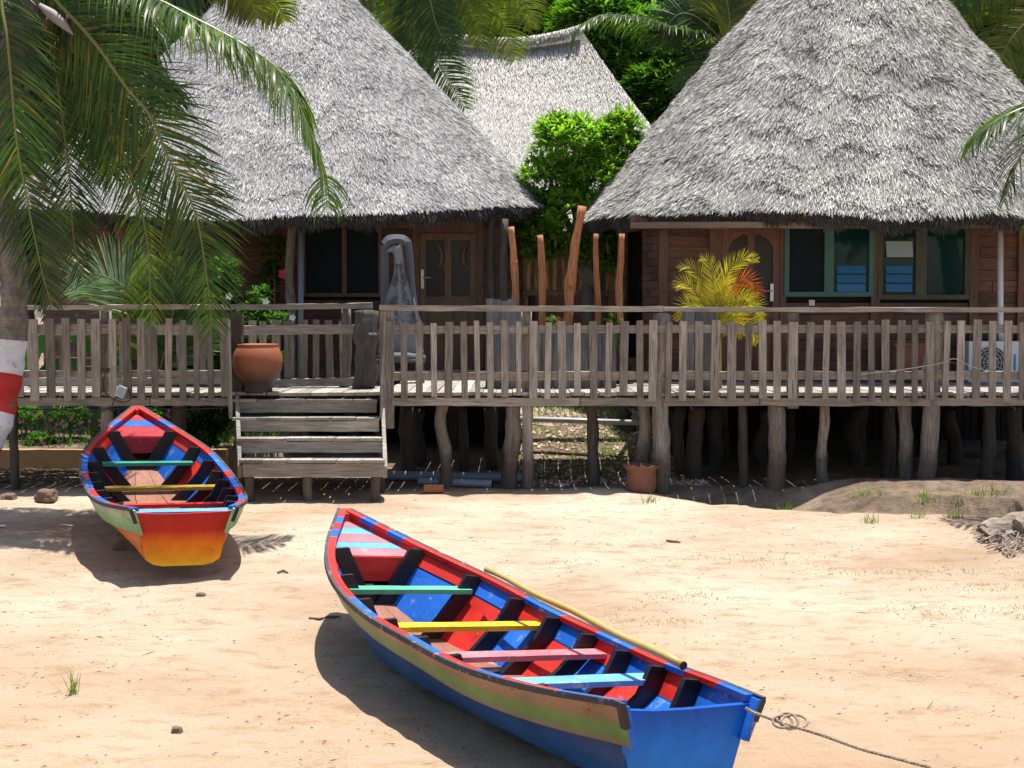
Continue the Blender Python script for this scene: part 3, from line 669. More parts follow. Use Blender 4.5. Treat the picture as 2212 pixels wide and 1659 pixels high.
# under-floor stilts; dark boards added to block light under the houses
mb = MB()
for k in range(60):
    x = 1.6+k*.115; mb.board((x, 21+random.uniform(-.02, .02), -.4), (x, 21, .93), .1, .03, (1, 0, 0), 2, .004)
mb.b2((1.6, 21.05, -.4), (8.4, 21.1, .93)); mb.b2((1.6, 18.9, -.4), (1.65, 21.05, .93)); part('added_dark_skirting', mb, DARK, RH)
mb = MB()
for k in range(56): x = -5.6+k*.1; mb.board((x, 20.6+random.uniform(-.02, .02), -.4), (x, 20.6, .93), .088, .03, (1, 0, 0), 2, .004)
mb.b2((-5.6, 20.65, -.4), (-.05, 20.7, .93)); part('added_dark_skirting', mb, DARK, LH)
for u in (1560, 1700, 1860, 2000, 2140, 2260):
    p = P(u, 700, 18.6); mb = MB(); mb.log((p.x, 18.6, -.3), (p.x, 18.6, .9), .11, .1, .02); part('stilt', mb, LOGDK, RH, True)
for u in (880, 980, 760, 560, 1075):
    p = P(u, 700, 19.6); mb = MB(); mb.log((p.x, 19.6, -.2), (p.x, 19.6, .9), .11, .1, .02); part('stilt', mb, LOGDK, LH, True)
# --- left house
Yl = 19.5; XL = lambda u: P(u, 600, Yl).x; ZL = lambda v: zat(v, Yl)
xa, xb = XL(330), XL(1092); dl, dr = XL(893), XL(1045); wl = (XL(654), XL(826))
planked(LH, (xa, Yl), (xb, Yl), .98, 3.3, [(dl-xa, dr-xa, .9, 3.4), (wl[0]-xa, wl[1]-xa, ZL(643), 3.4)], h=.125)
planked(LH, (xb, Yl), (.25, 20.9), .98, 3.3, []); planked(LH, (-7.0, 20.8), (xa, Yl), .98, 3.3, [])
mb = MB(); mb.b2((xa+.02, Yl+.06, .98), (xb-.05, Yl+.09, 3.3)); mb.ngonprism([(-6.9, 20.9, .96), (xa, Yl+.05, .96), (xb, Yl+.05, .96), (.2, 20.9, .96), (.2, 24.5, .96), (-6.9, 24.5, .96)], (0, 0, -.1)); part('inner_wall', mb, DARK, LH)
mb = MB(); mb.b2((dl, Yl-.06, 1.0), (dl+.09, Yl+.05, 3.3)); mb.b2((dr-.1, Yl-.06, 1.0), (dr, Yl+.05, 3.3)); mb.b2((dl+.09, Yl-.05, ZL(503)), (dr-.1, Yl+.05, 3.3)); part('door_frame', mb, FRAMEW, LH)
d = panel_door(LH, dl+.095, dr-.105, 1.0, ZL(504), Yl-.01, DOORW, False, .52)
handle(LH, d, XL(913), ZL(603), Yl-.042, 1, 1.2)
# pale curved leaping-fish bars in front of the door glass
mb = MB()
for sgn, uc in ((1, 952), (-1, 1003)):
    pts = [P(uc+sgn*q[0], q[1], Yl-.03) for q in ((-10, 520), (-2, 535), (3, 552), (1, 568), (-8, 580))]
    mb.tube(pts, [.008, .03, .038, .026, .008], 6); mb.tube([P(uc+sgn*1, 566, Yl-.03), P(uc+sgn*12, 583, Yl-.03)], [.02, .005], 6)
o = part('carved_fish', mb, DOORW, d, local=True); o.location = tuple(-x for x in LH['loc'])
window(LH, wl[0], wl[1], ZL(641), 3.2, Yl-.03, FRAMEW, [(wl[0]+.05, XL(741), SCREEN), (XL(749), wl[1]-.05, SCREEN)], .05, [(XL(740), XL(750))])
mb = MB(); mb.log((XL(646)-.02, 18.9, .98), (XL(648), 18.9, 3.15), .06, .055, .03, 12, 12, 2, seed=3); part('veranda_post', mb, GREY, LH, True)
for u in (1062, 1088): mb = MB(); mb.log((P(u, 600, 18.95).x, 18.95, .98), (P(u, 600, 18.95).x, 18.95, 3.15), .06, .055, .01); part('veranda_post', mb, LOGDK, LH, True)
for u in (240, 420, 505): mb = MB(); mb.log((P(u, 600, 18.9).x, 18.9, .3), (P(u, 600, 18.9).x, 18.9, 3.15), .06, .055, .01); part('veranda_post', mb, LOGDK, LH, True)
mb = MB(); mb.tube([P(650, 500, 18.7), P(650, 690, 18.7), P(648, 840, 18.6)], .04, 12); part('downpipe', mb, PVC, LH, True)

# white rain pipe on right house
mb = MB(); mb.tube([P(2161, 497, 17.3), P(2161, 700, 17.3), P(2163, 738, 17.3)], .036, 14); part('downpipe', mb, WHITE, RH, True)
# AC unit
x0, x1 = P(2084, 780, 17.25).x, P(2230, 780, 17.25).x; z0, z1 = zat(828, 17.25), zat(737, 17.25)
ac = root('air_conditioner', 'white outdoor air conditioner unit on the deck behind the railing at far right', 'air conditioner', ((x0+x1)/2, 17.25, z0))
mb = MB(); mb.b2((x0, 17.1, z0+.02), (x1, 17.4, z1)); mb.b2((x0+.05, 17.12, z0-.03), (x0+.12, 17.38, z0+.02)); mb.b2((x1-.12, 17.12, z0-.03), (x1-.05, 17.38, z0+.02)); part('casing', mb, WHITE, ac)
mb = MB(); cx, cz = x0+.27, (z0+z1)/2; mb.tube([(cx, 17.098, cz), (cx, 17.092, cz)], .2, 32); part('fan_opening', mb, BLACKP, ac)
mb = MB()
for r in (.05, .09, .13, .17, .2): mb.tube([(cx+r*math.cos(a), 17.085, cz+r*math.sin(a)) for a in np.linspace(0, 2*math.pi, 33)[:-1]], .004, 5, closed=True)
for k in range(12): a = k*math.pi/6; mb.tube([(cx, 17.085, cz), (cx+.2*math.cos(a), 17.085, cz+.2*math.sin(a))], .003, 4)
mb.tube([(cx, 17.09, cz), (cx, 17.075, cz)], .03, 12)
part('fan_grille', mb, WHITE, ac)
mb = MB(); mb.b2((P(2190, 780, 17.1).x, 17.094, zat(810, 17.1)), (P(2194, 780, 17.1).x, 17.098, zat(765, 17.1))); part('sticker', mb, plain('blue_sticker', (.02,.2,.6), .5), ac)
# red-brown crate
mb = MB(); a = P(1930, 815, 17.0); b = P(2006, 740, 17.0); mb.b2((a.x, 16.9, a.z), (b.x, 17.2, b.z)); mb.b2((a.x-.02, 16.88, b.z-.04), (b.x+.02, 17.22, b.z)); tag(part('planter_box', mb, TERRAD), 'dull red rectangular planter behind the railing under the right window', 'planter')
# ---------------------------------------------------------------- poles between houses
for (ua, va, ub, vb, wpx, Y, kn, lab) in (
    (1122, 800, 1103, 490, 18, 16.6, 2, 'knobbly leaning orange debarked pole, leftmost of the five'),
    (1170, 800, 1171, 508, 19, 16.5, 1, 'straight orange debarked pole just left of the tall leaning one'),
    (1214, 800, 1254, 445, 24, 16.4, 2, 'tallest orange debarked pole, thick and leaning to the right between the eaves'),
    (1290, 815, 1292, 505, 15, 16.6, 0, 'thin straight orange debarked pole right of the tall leaning one'),
    (1346, 800, 1340, 505, 18, 16.5, 1, 'orange debarked pole next to the corner of the right house')):
    a = P(ua, va, Y); a.z = .985; b = P(ub, vb, Y); r = wpx/3000*Y/2*.85; mb = MB(); mb.log(a, b, r*1.08, r*.85, .02, 14, 22, kn, seed=ua)
    if ua == 1118:
        c = P(1106, 580, Y); mb.tube([c, c+Vector((-.07, 0, .05)), c+Vector((-.085, -.01, .09))], [.04, .03, .015], 8)
    tag(part('wooden_pole', mb, ORANGE, smooth=True), lab, 'pole', 'orange debarked poles between the houses')
# grey plank planters
def plankbox(u0, u1, vt, vb, Y, dep, lab, wmul=1.0):
    x0, x1 = P(u0, 700, Y).x, P(u1, 700, Y).x; mb = MB(); x = x0
    while x < x1-.02:
        w_ = random.uniform(.07, .1)*wmul; zt = zat(vt, Y)+random.uniform(-.02, .02); mb.board((x+w_/2, Y, .99), (x+w_/2, Y, zt), w_-.006, .025, (1, 0, 0), 4, .004); mb.board((x+w_/2, Y+dep, .99), (x+w_/2, Y+dep, zt), w_-.006, .025, (1, 0, 0), 4, .004); x += w_
    zt = zat(vt, Y)
    for k in range(max(2, int(dep/.1))):
        for xx in (x0, x1): mb.board((xx, Y+.05+k*.1, .99), (xx, Y+.05+k*.1, zt+random.uniform(-.02, .02)), .09, .025, (0, 1, 0), 4, .004)
    return tag(part('plank_planter', mb, wood('grey_board', (.12,.12,.12), (.27,.27,.265), 'z', .3), base=((x0+x1)/2, Y+dep/2, .99)), lab, 'planter')
plankbox(1051, 1102, 648, 815, 15.75, .3, 'tall grey plank box beside the leftmost orange pole')
plankbox(1104, 1128, 668, 815, 15.8, .25, 'narrow grey plank box squeezed behind the leftmost orange pole')
plankbox(1145, 1330, 708, 805, 15.8, .25, 'long low grey plank planter behind the orange poles', 1.6)
plankbox(1480, 1545, 672, 815, 15.35, .25, 'grey plank box under the golden palm', 1.3)
# bamboo railing far
bb = root('bamboo_railing', 'yellow slatted bamboo railing seen behind the orange poles', 'fence', (P(1240, 600, 20.5).x, 20.5, 1))
for k in range(13):
    mb = MB(); u = 1122+k*19; mb.log(P(u+random.uniform(-2, 2), 640, 20.5), P(u, 548, 20.5), .04, .038, .004, 8, 5); part('slat', mb, BAMBOO, bb, True)
rail(bb, 'rail', 1112, 1372, 633, 9, 20.42, mat=BEAM); rail(bb, 'rail', 1112, 1372, 553, 8, 20.42, mat=BEAM)
for u in (1150, 1340):
    mb = MB(); p = P(u, 700, 20.5); mb.log((p.x, 20.55, .4), (p.x, 20.55, 2.2), .06, .06, .01); part('stilt', mb, LOGDK, bb)
# carved chair
def cat2(pts, n=8):
    out = []
    for i in range(len(pts)-1):
        p0, p1, p2, p3 = pts[max(i-1, 0)], pts[i], pts[i+1], pts[min(i+2, len(pts)-1)]
        for k in range(n):
            t = k/n; out.append(.5*((2*p1)+(p2-p0)*t+(2*p0-5*p1+4*p2-p3)*t*t+(3*p1-p0-3*p2+p3)*t**3))
    return out+[pts[-1]]
sc = root('carved_chair', 'grey carved wooden chair with tall back showing a spotted long-necked animal', 'chair', (P(865, 790, 17.2).x, 17.2, 1.0))
Yc = 17.2; PC = lambda u, v, y=Yc: P(u, v, y)
def slab(mb, pl, pr, Y, th):
    """ribbon slab between left and right outlines given as pixel lists"""
    if len(pl) > 3:
        pl, pr = [[(q.x, q.y) for q in cat2([Vector((x, y, 0)) for x, y in L_], 5)] for L_ in (pl, pr)]
    n = len(pl); vs = []
    for (a, b) in zip(pl, pr):
        A = P(*a, Y); B = P(*b, Y); M = (A+B)/2; vs += [A, M+Vector((0, -th*.5, 0)), B, B+Vector((0, th, 0)), A+Vector((0, th, 0))]
    fs = [(4, 3, 2, 1, 0), tuple(5*(n-1)+k for k in range(5))]
    for i in range(n-1):
        for k in range(5): k2 = (k+1) % 5; fs.append((5*i+k, 5*i+k2, 5*i+5+k2, 5*i+5+k))
    mb.add(vs, fs)
mb = MB(); slab(mb, [(822, 530), (822, 580), (822, 650), (824, 700)], [(839, 530), (839, 580), (838, 650), (842, 700)], Yc, .08)
slab(mb, [(872, 522), (876, 560), (880, 620), (884, 680), (890, 700)], [(888, 522), (892, 560), (896, 620), (904, 680), (912, 700)], Yc, .08)
slab(mb, [(824, 522), (836, 509), (858, 506), (876, 509), (888, 522)], [(838, 538), (844, 530), (858, 526), (868, 528), (874, 534)], Yc, .08)
part('back_frame', mb, CARVE, sc)
mb = MB(); slab(mb, [(846, 541), (851, 556), (850, 590), (841, 620), (833, 642), (826, 680), (820, 740), (815, 762)], [(868, 527), (871, 556), (875, 590), (885, 620), (897, 650), (903, 690), (909, 735), (915, 762)], Yc-.02, .1)
mb.tube([PC(858, 536), PC(846, 539), PC(834, 543)], [.05, .035, .014], 8); mb.tube([PC(862, 532), PC(868, 522)], [.02, .008], 6)
an = part('carved_animal', mb, CARVL, sc, True)
mb = MB(); rr = random.Random(3)
for k in range(60):
    v = 572+rr.random()*125; tt = (v-572)/125; uc = 863+rr.uniform(-1, 1)*(5+30*tt); r = .02+.018*tt*rr.random()+.004
    p = PC(uc, v, Yc-.065+.02*abs(uc-863)/25)
    mb.tube([(p.x+r*math.cos(a), p.y+.0, p.z+r*1.1*math.sin(a)) for a in np.linspace(0, 6.283, 9)[:-1]], .0045, 5, closed=True)
o = part('spot_ring', mb, CARVE, an, local=True); o.location = tuple(-x for x in sc['loc']); o['kind'] = 'stuff'
mb = MB(); mb.tube([PC(812, 775, Yc-.15), PC(840, 772, Yc-.28), PC(880, 772, Yc-.28), PC(916, 775, Yc-.15)], [.05, .06, .06, .05], 10)
mb.b2((PC(818, 760).x, Yc-.3, 1.27), (PC(912, 760).x, Yc+.05, 1.31)); mb.log(PC(820, 835, Yc-.2), PC(822, 770, Yc-.2), .05, .05, .01); mb.log(PC(908, 835, Yc-.2), PC(908, 770, Yc-.2), .05, .05, .01)
mb.log(PC(826, 828, Yc+.05), PC(828, 700, Yc+.05), .045, .045, .01); mb.log(PC(904, 828, Yc+.05), PC(902, 700, Yc+.05), .045, .045, .01); part('seat', mb, CARVE, sc, True)
# ---------------------------------------------------------------- boats
KT = np.array([0, .1, .25, .4, .55, .7, .85, 1.]); KW = np.array([.405, .54, .638, .663, .661, .587, .377, .045]); KZ = np.array([.449, .408, .372, .386, .413, .489, .598, .768])
LB = 4.05
def cs(k, v, t):
    m = np.gradient(v, k); i = int(np.clip(np.searchsorted(k, t)-1, 0, len(k)-2)); h = k[i+1]-k[i]; s = (t-k[i])/h
    return (2*s**3-3*s**2+1)*v[i]+(s**3-2*s**2+s)*h*m[i]+(-2*s**3+3*s**2)*v[i+1]+(s**3-s**2)*h*m[i+1]
W_ = lambda t: float(cs(KT, KW, t)); Z_ = lambda t: float(cs(KT, KZ, t))
WB = lambda t: float(np.interp(t, [0, .15, .3, .5, .65, .8, .9, .97, 1], [.28, .33, .37, .38, .33, .2, .1, .035, .02]))
ZK = lambda t: 0 if t < .6 else .50*((t-.6)/.4)**2.3
RIBS = [.14, .23, .32, .41, .51, .61, .722, .845]
def strake_low(t): return max(.02, W_(t)-.075*min(1, W_(t)/.3)), Z_(t)-float(np.interp(t, [0, .1, .35, .6, 1], [.19, .17, .135, .12, .10]))
def inner(t, k):
    """inner skin, k 0 floor .. 1 gunwale"""
    zf = ZK(t)+.06; xf = WB(t)-.02; xs_, zs = strake_low(t); xs_ -= .025
    x1, z1 = W_(t)-.03, Z_(t)
    zs = max(zs, zf+.02)
    if k < .5: s = k/.5; return max(.005, xf+(xs_-xf)*s), zf+(zs-zf)*s
    s = (k-.5)/.5; return max(.005, xs_+(x1-xs_)*s), zs+(z1-zs)*s
def boat(label, loc, yaw, pit, rol, pal, foredeck, thwarts, transom_m, lower_m, strake_m, capseq, endm):
    R_ = (Matrix.Rotation(yaw, 3, 'Z') @ Matrix.Rotation(pit, 3, 'X') @ Matrix.Rotation(rol, 3, 'Y')).to_euler()
    rt = root('rowing_boat', label, 'boat', loc, rot=R_); del rt['loc']
    red, blue, black, rub, floorm = pal
    TS = [0, .03]+list(np.linspace(.06, .98, 47))+[1.0]
    # hull below the strake
    mb = MB(); rows = []
    for t in TS:
        w, zs = strake_low(t); zk = ZK(t); wb = WB(t); y = t*LB
        rows.append([(-w+.01, y, zs+.02), (-(w*.5+wb*.5+.014), y, zk+.05+(zs-zk)*.45), (-wb, y, zk+.045), (-wb*.6, y, zk), (0, y, zk-.005), (wb*.6, y, zk), (wb, y, zk+.045), ((w*.5+wb*.5+.014), y, zk+.05+(zs-zk)*.45), (w-.01, y, zs+.02)])
    k = len(rows[0]); vs = [q for r in rows for q in r]
    mb.add(vs, [(i*k+j, i*k+j+1, (i+1)*k+j+1, (i+1)*k+j) for i in range(len(rows)-1) for j in range(k-1)])
    part('hull', mb, lower_m, rt, True, local=True)
    # flared top strake, both sides
    mb = MB()
    TT = [-.016]+TS
    for s in (-1, 1):
        vs = []; 
        for t in TT:
            tc_ = max(t, 0); w, zs = strake_low(tc_); y = t*LB; ww = W_(tc_)+(t-tc_)*.5; wv_ = .004*math.sin(t*70+s)
            vs += [(s*(w+.01), y, zs-.005), (s*(w*.5+ww*.5+.012), y, zs*.5+Z_(tc_)*.5), (s*ww, y, Z_(tc_)), (s*(ww-.026), y, Z_(tc_)), (s*(w-.018), y, zs)]
        fs = []; uv = []; n = len(TT)
        for i in range(n-1):
            for j in range(5):
                j2 = (j+1) % 5; f = (i*5+j, i*5+j2, (i+1)*5+j2, (i+1)*5+j); vv_ = [0, .5, 1, 1, 0]
                t0, t1 = TT[i], TT[i+1]; u = [(t0, vv_[j]), (t0, vv_[j2]), (t1, vv_[j2]), (t1, vv_[j])]
                if s < 0: f = f[::-1]; u = u[::-1]
                fs.append(f); uv.append(u)
        fs.append((0, 1, 2, 3, 4) if s < 0 else (4, 3, 2, 1, 0)); uv.append([(0, a) for a in ((0, .5, 1, 1, 0) if s < 0 else (0, 1, 1, .5, 0))])
        mb2 = MB(); mb2.add(vs, fs, [1 if (len(f) == 5 or (k % 5 in (2, 3) and k < 10)) else 0 for k, f in enumerate(fs)], uv); part('side_plank', mb2, [strake_m, endm], rt, local=True)
    # painted inner planking
    mb = MB(); edges = [0.0]+RIBS+[1.0]
    for s in (-1, 1):
        for i in range(len(edges)-1):
            par = i % 2; ts = np.linspace(edges[i], edges[i+1], 7)
            for band, (k0, k1) in enumerate(((.5, 1), (0, .48))):
                m = (1 if (par == 0) == (band == 0) else 0)
                if i == len(edges)-2: m = 0
                if band: m = 1-m if i < len(edges)-2 else 2
                m = m if not band else (2 if i == len(edges)-2 else (0 if par == 0 else 1))  # lower bow band black: shade under the foredeck put into the colour
                vs = []
                for t in ts:
                    for kk in (k0, k1): xq, zq = inner(t, kk); vs.append((s*xq, t*LB, zq-(.004 if kk == 1 else 0)))
                mb.add(vs, [(2*j, 2*j+1, 2*j+3, 2*j+2) if s < 0 else (2*j+2, 2*j+3, 2*j+1, 2*j) for j in range(6)], m)
    part('inner_planking', mb, [red, blue, black], rt, local=True)
    # gunwale caps: dark rubbing strip outside, painted strip inside
    mb = MB()
    for s in (-1, 1):
        pts = [(s*(W_(max(t, 0))+.004), t*LB, Z_(max(t, 0))+.002) for t in TT]
        vs = []
        for (x, y, z) in pts: vs += [(x+s*.008, y, z-.016), (x+s*.008, y, z+.013), (x-s*.016, y, z+.013), (x-s*.016, y, z-.0)]
        mb.add(vs, [tuple(i*4+a for a in ((0, 1) if True else ()))+((i+1)*4+b, (i+1)*4+c_) for i in range(len(pts)-1) for (a, b, c_) in ()] + [(i*4+j, i*4+(j+1) % 4, (i+1)*4+(j+1) % 4, (i+1)*4+j) for i in range(len(pts)-1) for j in range(4)]+[(3, 2, 1, 0)])
    part('rubbing_strip', mb, rub, rt, local=True)
    mb = MB()
    for s in (-1, 1):
        for (ta, tb, m) in capseq:
            ts = np.linspace(ta, tb, 9); vs = []
            for t in ts:
                w = W_(t); z = Z_(t)+.012; a = min(.052, w*.8)
                vs += [(s*(w-.012), t*LB, z), (s*(w-.012-a), t*LB, z-.001), (s*(w-.012-a), t*LB, z-.03), (s*(w-.012), t*LB, z-.03)]
            mb.add(vs, [(i*4+j, i*4+(j+1) % 4, (i+1)*4+(j+1) % 4, (i+1)*4+j) for i in range(8) for j in range(4)]+[(3, 2, 1, 0), (32, 33, 34, 35)], m)
    part('gunwale', mb, [red, blue], rt, local=True)
    # floor boards
    mb = MB()
    for a, b in ((-1, -.42), (-.4, .4), (.42, 1)):
        ts = np.linspace(.01, .9, 24); vs = []
        for t in ts: wf = WB(t)-.015; vs += [(a*wf, t*LB, ZK(t)+.06), (b*wf, t*LB, ZK(t)+.06)]
        mb.add(vs, [(2*j, 2*j+1, 2*j+3, 2*j+2) for j in range(23)])
    part('floor_board', mb, floorm, rt, local=True)
    # ribs
    for t in RIBS:
        for s in (-1, 1):
            mb = MB(); th = .018; dpt = .125; vs = []
            for yy in (t*LB-th, t*LB+th):
                for k in (0, .25, .5, .75, .97):
                    x, z = inner(t, k); vs.append((s*(x+.004), yy, z))
                for k in (.97, .75, .5, .25, 0):
                    x, z = inner(t, k); vs.append((s*(x-dpt*(1.0 if k > 0 else 1.1)), yy, z+(0.012 if k > .9 else 0)+(.0 if k > 0 else .0)))
            n = 10; f = [tuple(range(n)), tuple(range(2*n-1, n-1, -1))]+[(i, i+n, (i+1) % n+n, (i+1) % n) for i in range(n)]
            mb.add(vs, f); part('rib', mb, black, rt, local=True)
    # transom
    mb = MB(); w0, z0 = W_(0)-.035, Z_(0)-.03
    out = [(-w0, z0), (-w0*.5, z0-.012), (0, z0-.012), (w0*.5, z0-.006), (w0, z0), (.335, .26), (.285, .05), (.23, .012), (.16, -.004), (-.16, -.004), (-.23, .012), (-.285, .05), (-.335, .26)]
    mb.ngonprism([(x, -.012, z) for x, z in out], (0, .035, 0)); part('transom', mb, transom_m, rt, local=True)
    # stern knees under the gunwale ends
    for s in (-1, 1): mb = MB(); mb.box((s*(W_(0)-.018), -.045, Z_(0)-.05), (.03, .04, .11), Matrix.Rotation(s*.35, 3, 'Y')); part('stern_block', mb, black, rt, local=True)
    # foredeck
    n = len(foredeck); t0, t1 = .85, .99
    for k, (mt, fr_) in enumerate(foredeck):
        a = t0+(t1-t0)*sum(q[1] for q in foredeck[:k]); b = a+(t1-t0)*fr_-.0015; mb = MB(); vs = []
        for t in (a, b):
            for s in (-1, 1): vs += [(s*(inner(t, .9)[0]), t*LB, Z_(t)-.055), (s*(inner(t, .9)[0]), t*LB, Z_(t)-.08)]
        mb.add(vs, [(0, 2, 6, 4), (1, 5, 7, 3), (0, 1, 3, 2), (4, 6, 7, 5), (0, 4, 5, 1), (2, 3, 7, 6)]); part('foredeck_plank', mb, mt, rt, local=True)
    mb = MB(); wv2 = inner(.845, .85)[0]; mb.b2((-wv2, .846*LB, Z_(.845)-.22), (wv2, .846*LB+.025, Z_(.845)-.058)); part('bulkhead', mb, red if foredeck[0][0] != DRED else DRED, rt, local=True)
    mb = MB(); mb.ngonprism([(-.02, LB*.985, Z_(1)-.02), (.02, LB*.985, Z_(1)-.02), (.035, LB*1.002, Z_(1)+.012), (-.035, LB*1.002, Z_(1)+.012)], (0, 0, -.26)); part('stem', mb, red, rt, local=True)
    # thwarts
    for (t, mt, wd, dz, ex) in thwarts:
        zz = Z_(t)-dz
        x = min(max(q[0] for q in (inner(tt, k/40) for k in range(41)) if q[1] < zz+.01) for tt in (t-.02, t, t+.02))-.004; x *= min(ex, 1)
        mb = MB(); mb.board((-x, t*LB, zz), (x, t*LB, zz), wd*1.35, .03, (0, 1, 0), 12, .0025); part('thwart', mb, mt, rt, local=True)
    return rt
RED = paint('red_paint', (.56,.022,.012), (.3,.02,.02), .4); BLUE = paint('blue_paint', (.01,.12,.52), (.25,.3,.4), .25); BLK = plain('black_paint', (.008,.009,.012), .45, 0, .4, 20, .2)
RUB = paint('grey_rub_strip', (.055,.055,.065), (.25,.23,.22), .6, .7, 16); PNK = paint('pink_paint', (.62,.17,.19), (.6,.35,.3), .4); LBL = paint('light_blue_paint', (.13,.36,.7), (.4,.5,.6), .4)
GRN = paint('mint_paint', (.1,.46,.28), (.3,.4,.3), .4); YEL = paint('yellow_paint', (.72,.47,.015), (.6,.5,.3), .4); DRED = paint('dark_red_paint', (.38,.02,.03), (.4,.1,.1), .4)
OCH = paint('ochre_paint', (.5,.32,.03), (.3,.25,.1), .4); FLR = wood('boat_floor', (.24,.085,.045), (.38,.17,.1), 'y', .12, (.1,.03,.015), .6); TEAL = paint('teal_paint', (.03,.26,.18), (.3,.4,.3), .3)
def gradpaint(name, stops, noisy=.12, zsrc=True, rough=.4, scratch=None):
    m, n, b = newmat(name); tc = N(n, 'ShaderNodeTexCoord'); sx = N(n, 'ShaderNodeSeparateXYZ'); n.links.new(tc.outputs['Object' if zsrc else 'UV'], sx.inputs[0])
    g = tex(n, 3, 6, (2, 1, 1) if zsrc else (1.2, 1.2, 1), None, .7)
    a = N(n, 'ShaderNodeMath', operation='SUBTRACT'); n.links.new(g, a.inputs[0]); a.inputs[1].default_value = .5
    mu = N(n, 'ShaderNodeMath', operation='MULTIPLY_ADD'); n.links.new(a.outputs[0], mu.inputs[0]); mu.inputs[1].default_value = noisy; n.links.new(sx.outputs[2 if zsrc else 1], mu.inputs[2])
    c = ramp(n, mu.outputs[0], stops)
    if scratch:
        s1 = tex(n, 11, 6, (1, .8, 2.2), None, .75); mk = ramp(n, s1, [(.57, (0,0,0)), (.64, (1,1,1))])
        lim = ramp(n, sx.outputs[2 if zsrc else 1], [(scratch[1]-.15, (0,0,0)), (scratch[1]+.1, (1,1,1))]); ml = N(n, 'ShaderNodeMath', operation='MULTIPLY'); n.links.new(mk, ml.inputs[0]); n.links.new(lim, ml.inputs[1])
        c = mix(n, ml.outputs[0], c, scratch[0])
    s2 = tex(n, 18, 5, (1, .5, 1), None, .8); c = mix(n, ramp(n, s2, [(.66, (0,0,0)), (.72, (.45,)*3)]), c, (.5, .45, .4))
    s3 = tex(n, 7, 6, (1, .25, 2), None, .8); c = mix(n, ramp(n, s3, [(.34, (.65,)*3), (.40, (0,0,0))]), c, (.05, .04, .05)); s5 = tex(n, 3, 5); hv = N(n, 'ShaderNodeHueSaturation'); mv = N(n, 'ShaderNodeMapRange'); n.links.new(s5, mv.inputs[0]); mv.inputs[1].default_value = .3; mv.inputs[2].default_value = .7; mv.inputs[3].default_value = .7; mv.inputs[4].default_value = 1.25; n.links.new(mv.outputs[0], hv.inputs['Value']); n.links.new(c, hv.inputs['Color']); c = hv.outputs[0]
    setc(n, b, c); b.inputs['Roughness'].default_value = rough; b.inputs['Specular IOR Level'].default_value = .25; bump(n, b, g, .3, .01); return m
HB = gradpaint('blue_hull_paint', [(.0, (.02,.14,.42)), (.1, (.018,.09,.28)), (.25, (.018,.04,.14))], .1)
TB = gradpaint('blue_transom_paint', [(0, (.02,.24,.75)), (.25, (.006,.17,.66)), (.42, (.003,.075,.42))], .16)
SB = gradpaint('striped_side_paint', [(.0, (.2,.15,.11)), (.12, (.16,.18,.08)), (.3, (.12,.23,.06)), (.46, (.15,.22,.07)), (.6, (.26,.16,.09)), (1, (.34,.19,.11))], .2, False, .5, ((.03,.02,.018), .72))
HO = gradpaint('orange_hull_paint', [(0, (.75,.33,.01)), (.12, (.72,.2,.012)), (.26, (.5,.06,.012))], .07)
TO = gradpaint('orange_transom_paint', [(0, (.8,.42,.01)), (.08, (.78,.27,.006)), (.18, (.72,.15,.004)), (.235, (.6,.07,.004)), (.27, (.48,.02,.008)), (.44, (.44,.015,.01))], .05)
SO = gradpaint('pale_green_side_paint', [(0, (.16,.34,.14)), (.5, (.26,.42,.2)), (.68, (.4,.4,.3)), (1, (.34,.26,.2))], .25, False, .55, ((.06,.12,.04), .3))
cap = [(0, .07, 1), (.07, .14, 0), (.18, .23, 1), (.23, .32, 0), (.32, .41, 1), (.41, .51, 0), (.51, .61, 1), (.61, .722, 0) , (.722, .845, 0), (.845, .885, 0), (.885, .915, 1), (.915, .94, 0), (.94, .965, 1), (.965, 1, 0)]
cap[0] = (0, .09, 1)
cap[1] = (.09, .18, 0)
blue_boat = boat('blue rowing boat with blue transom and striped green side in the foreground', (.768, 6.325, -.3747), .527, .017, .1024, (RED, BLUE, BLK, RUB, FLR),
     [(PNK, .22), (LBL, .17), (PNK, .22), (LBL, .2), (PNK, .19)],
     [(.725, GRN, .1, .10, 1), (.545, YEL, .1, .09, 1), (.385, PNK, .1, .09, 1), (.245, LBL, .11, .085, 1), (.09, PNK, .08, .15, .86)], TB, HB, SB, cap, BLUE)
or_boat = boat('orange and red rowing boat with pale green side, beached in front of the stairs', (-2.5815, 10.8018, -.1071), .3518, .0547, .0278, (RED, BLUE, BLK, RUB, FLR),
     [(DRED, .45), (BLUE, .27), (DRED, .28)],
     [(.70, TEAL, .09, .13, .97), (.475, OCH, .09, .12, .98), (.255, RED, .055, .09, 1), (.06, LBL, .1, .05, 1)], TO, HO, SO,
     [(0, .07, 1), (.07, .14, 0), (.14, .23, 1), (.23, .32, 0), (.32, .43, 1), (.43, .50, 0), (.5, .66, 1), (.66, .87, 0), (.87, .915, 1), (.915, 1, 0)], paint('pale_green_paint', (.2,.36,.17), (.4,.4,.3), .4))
bpy.context.view_layer.update()
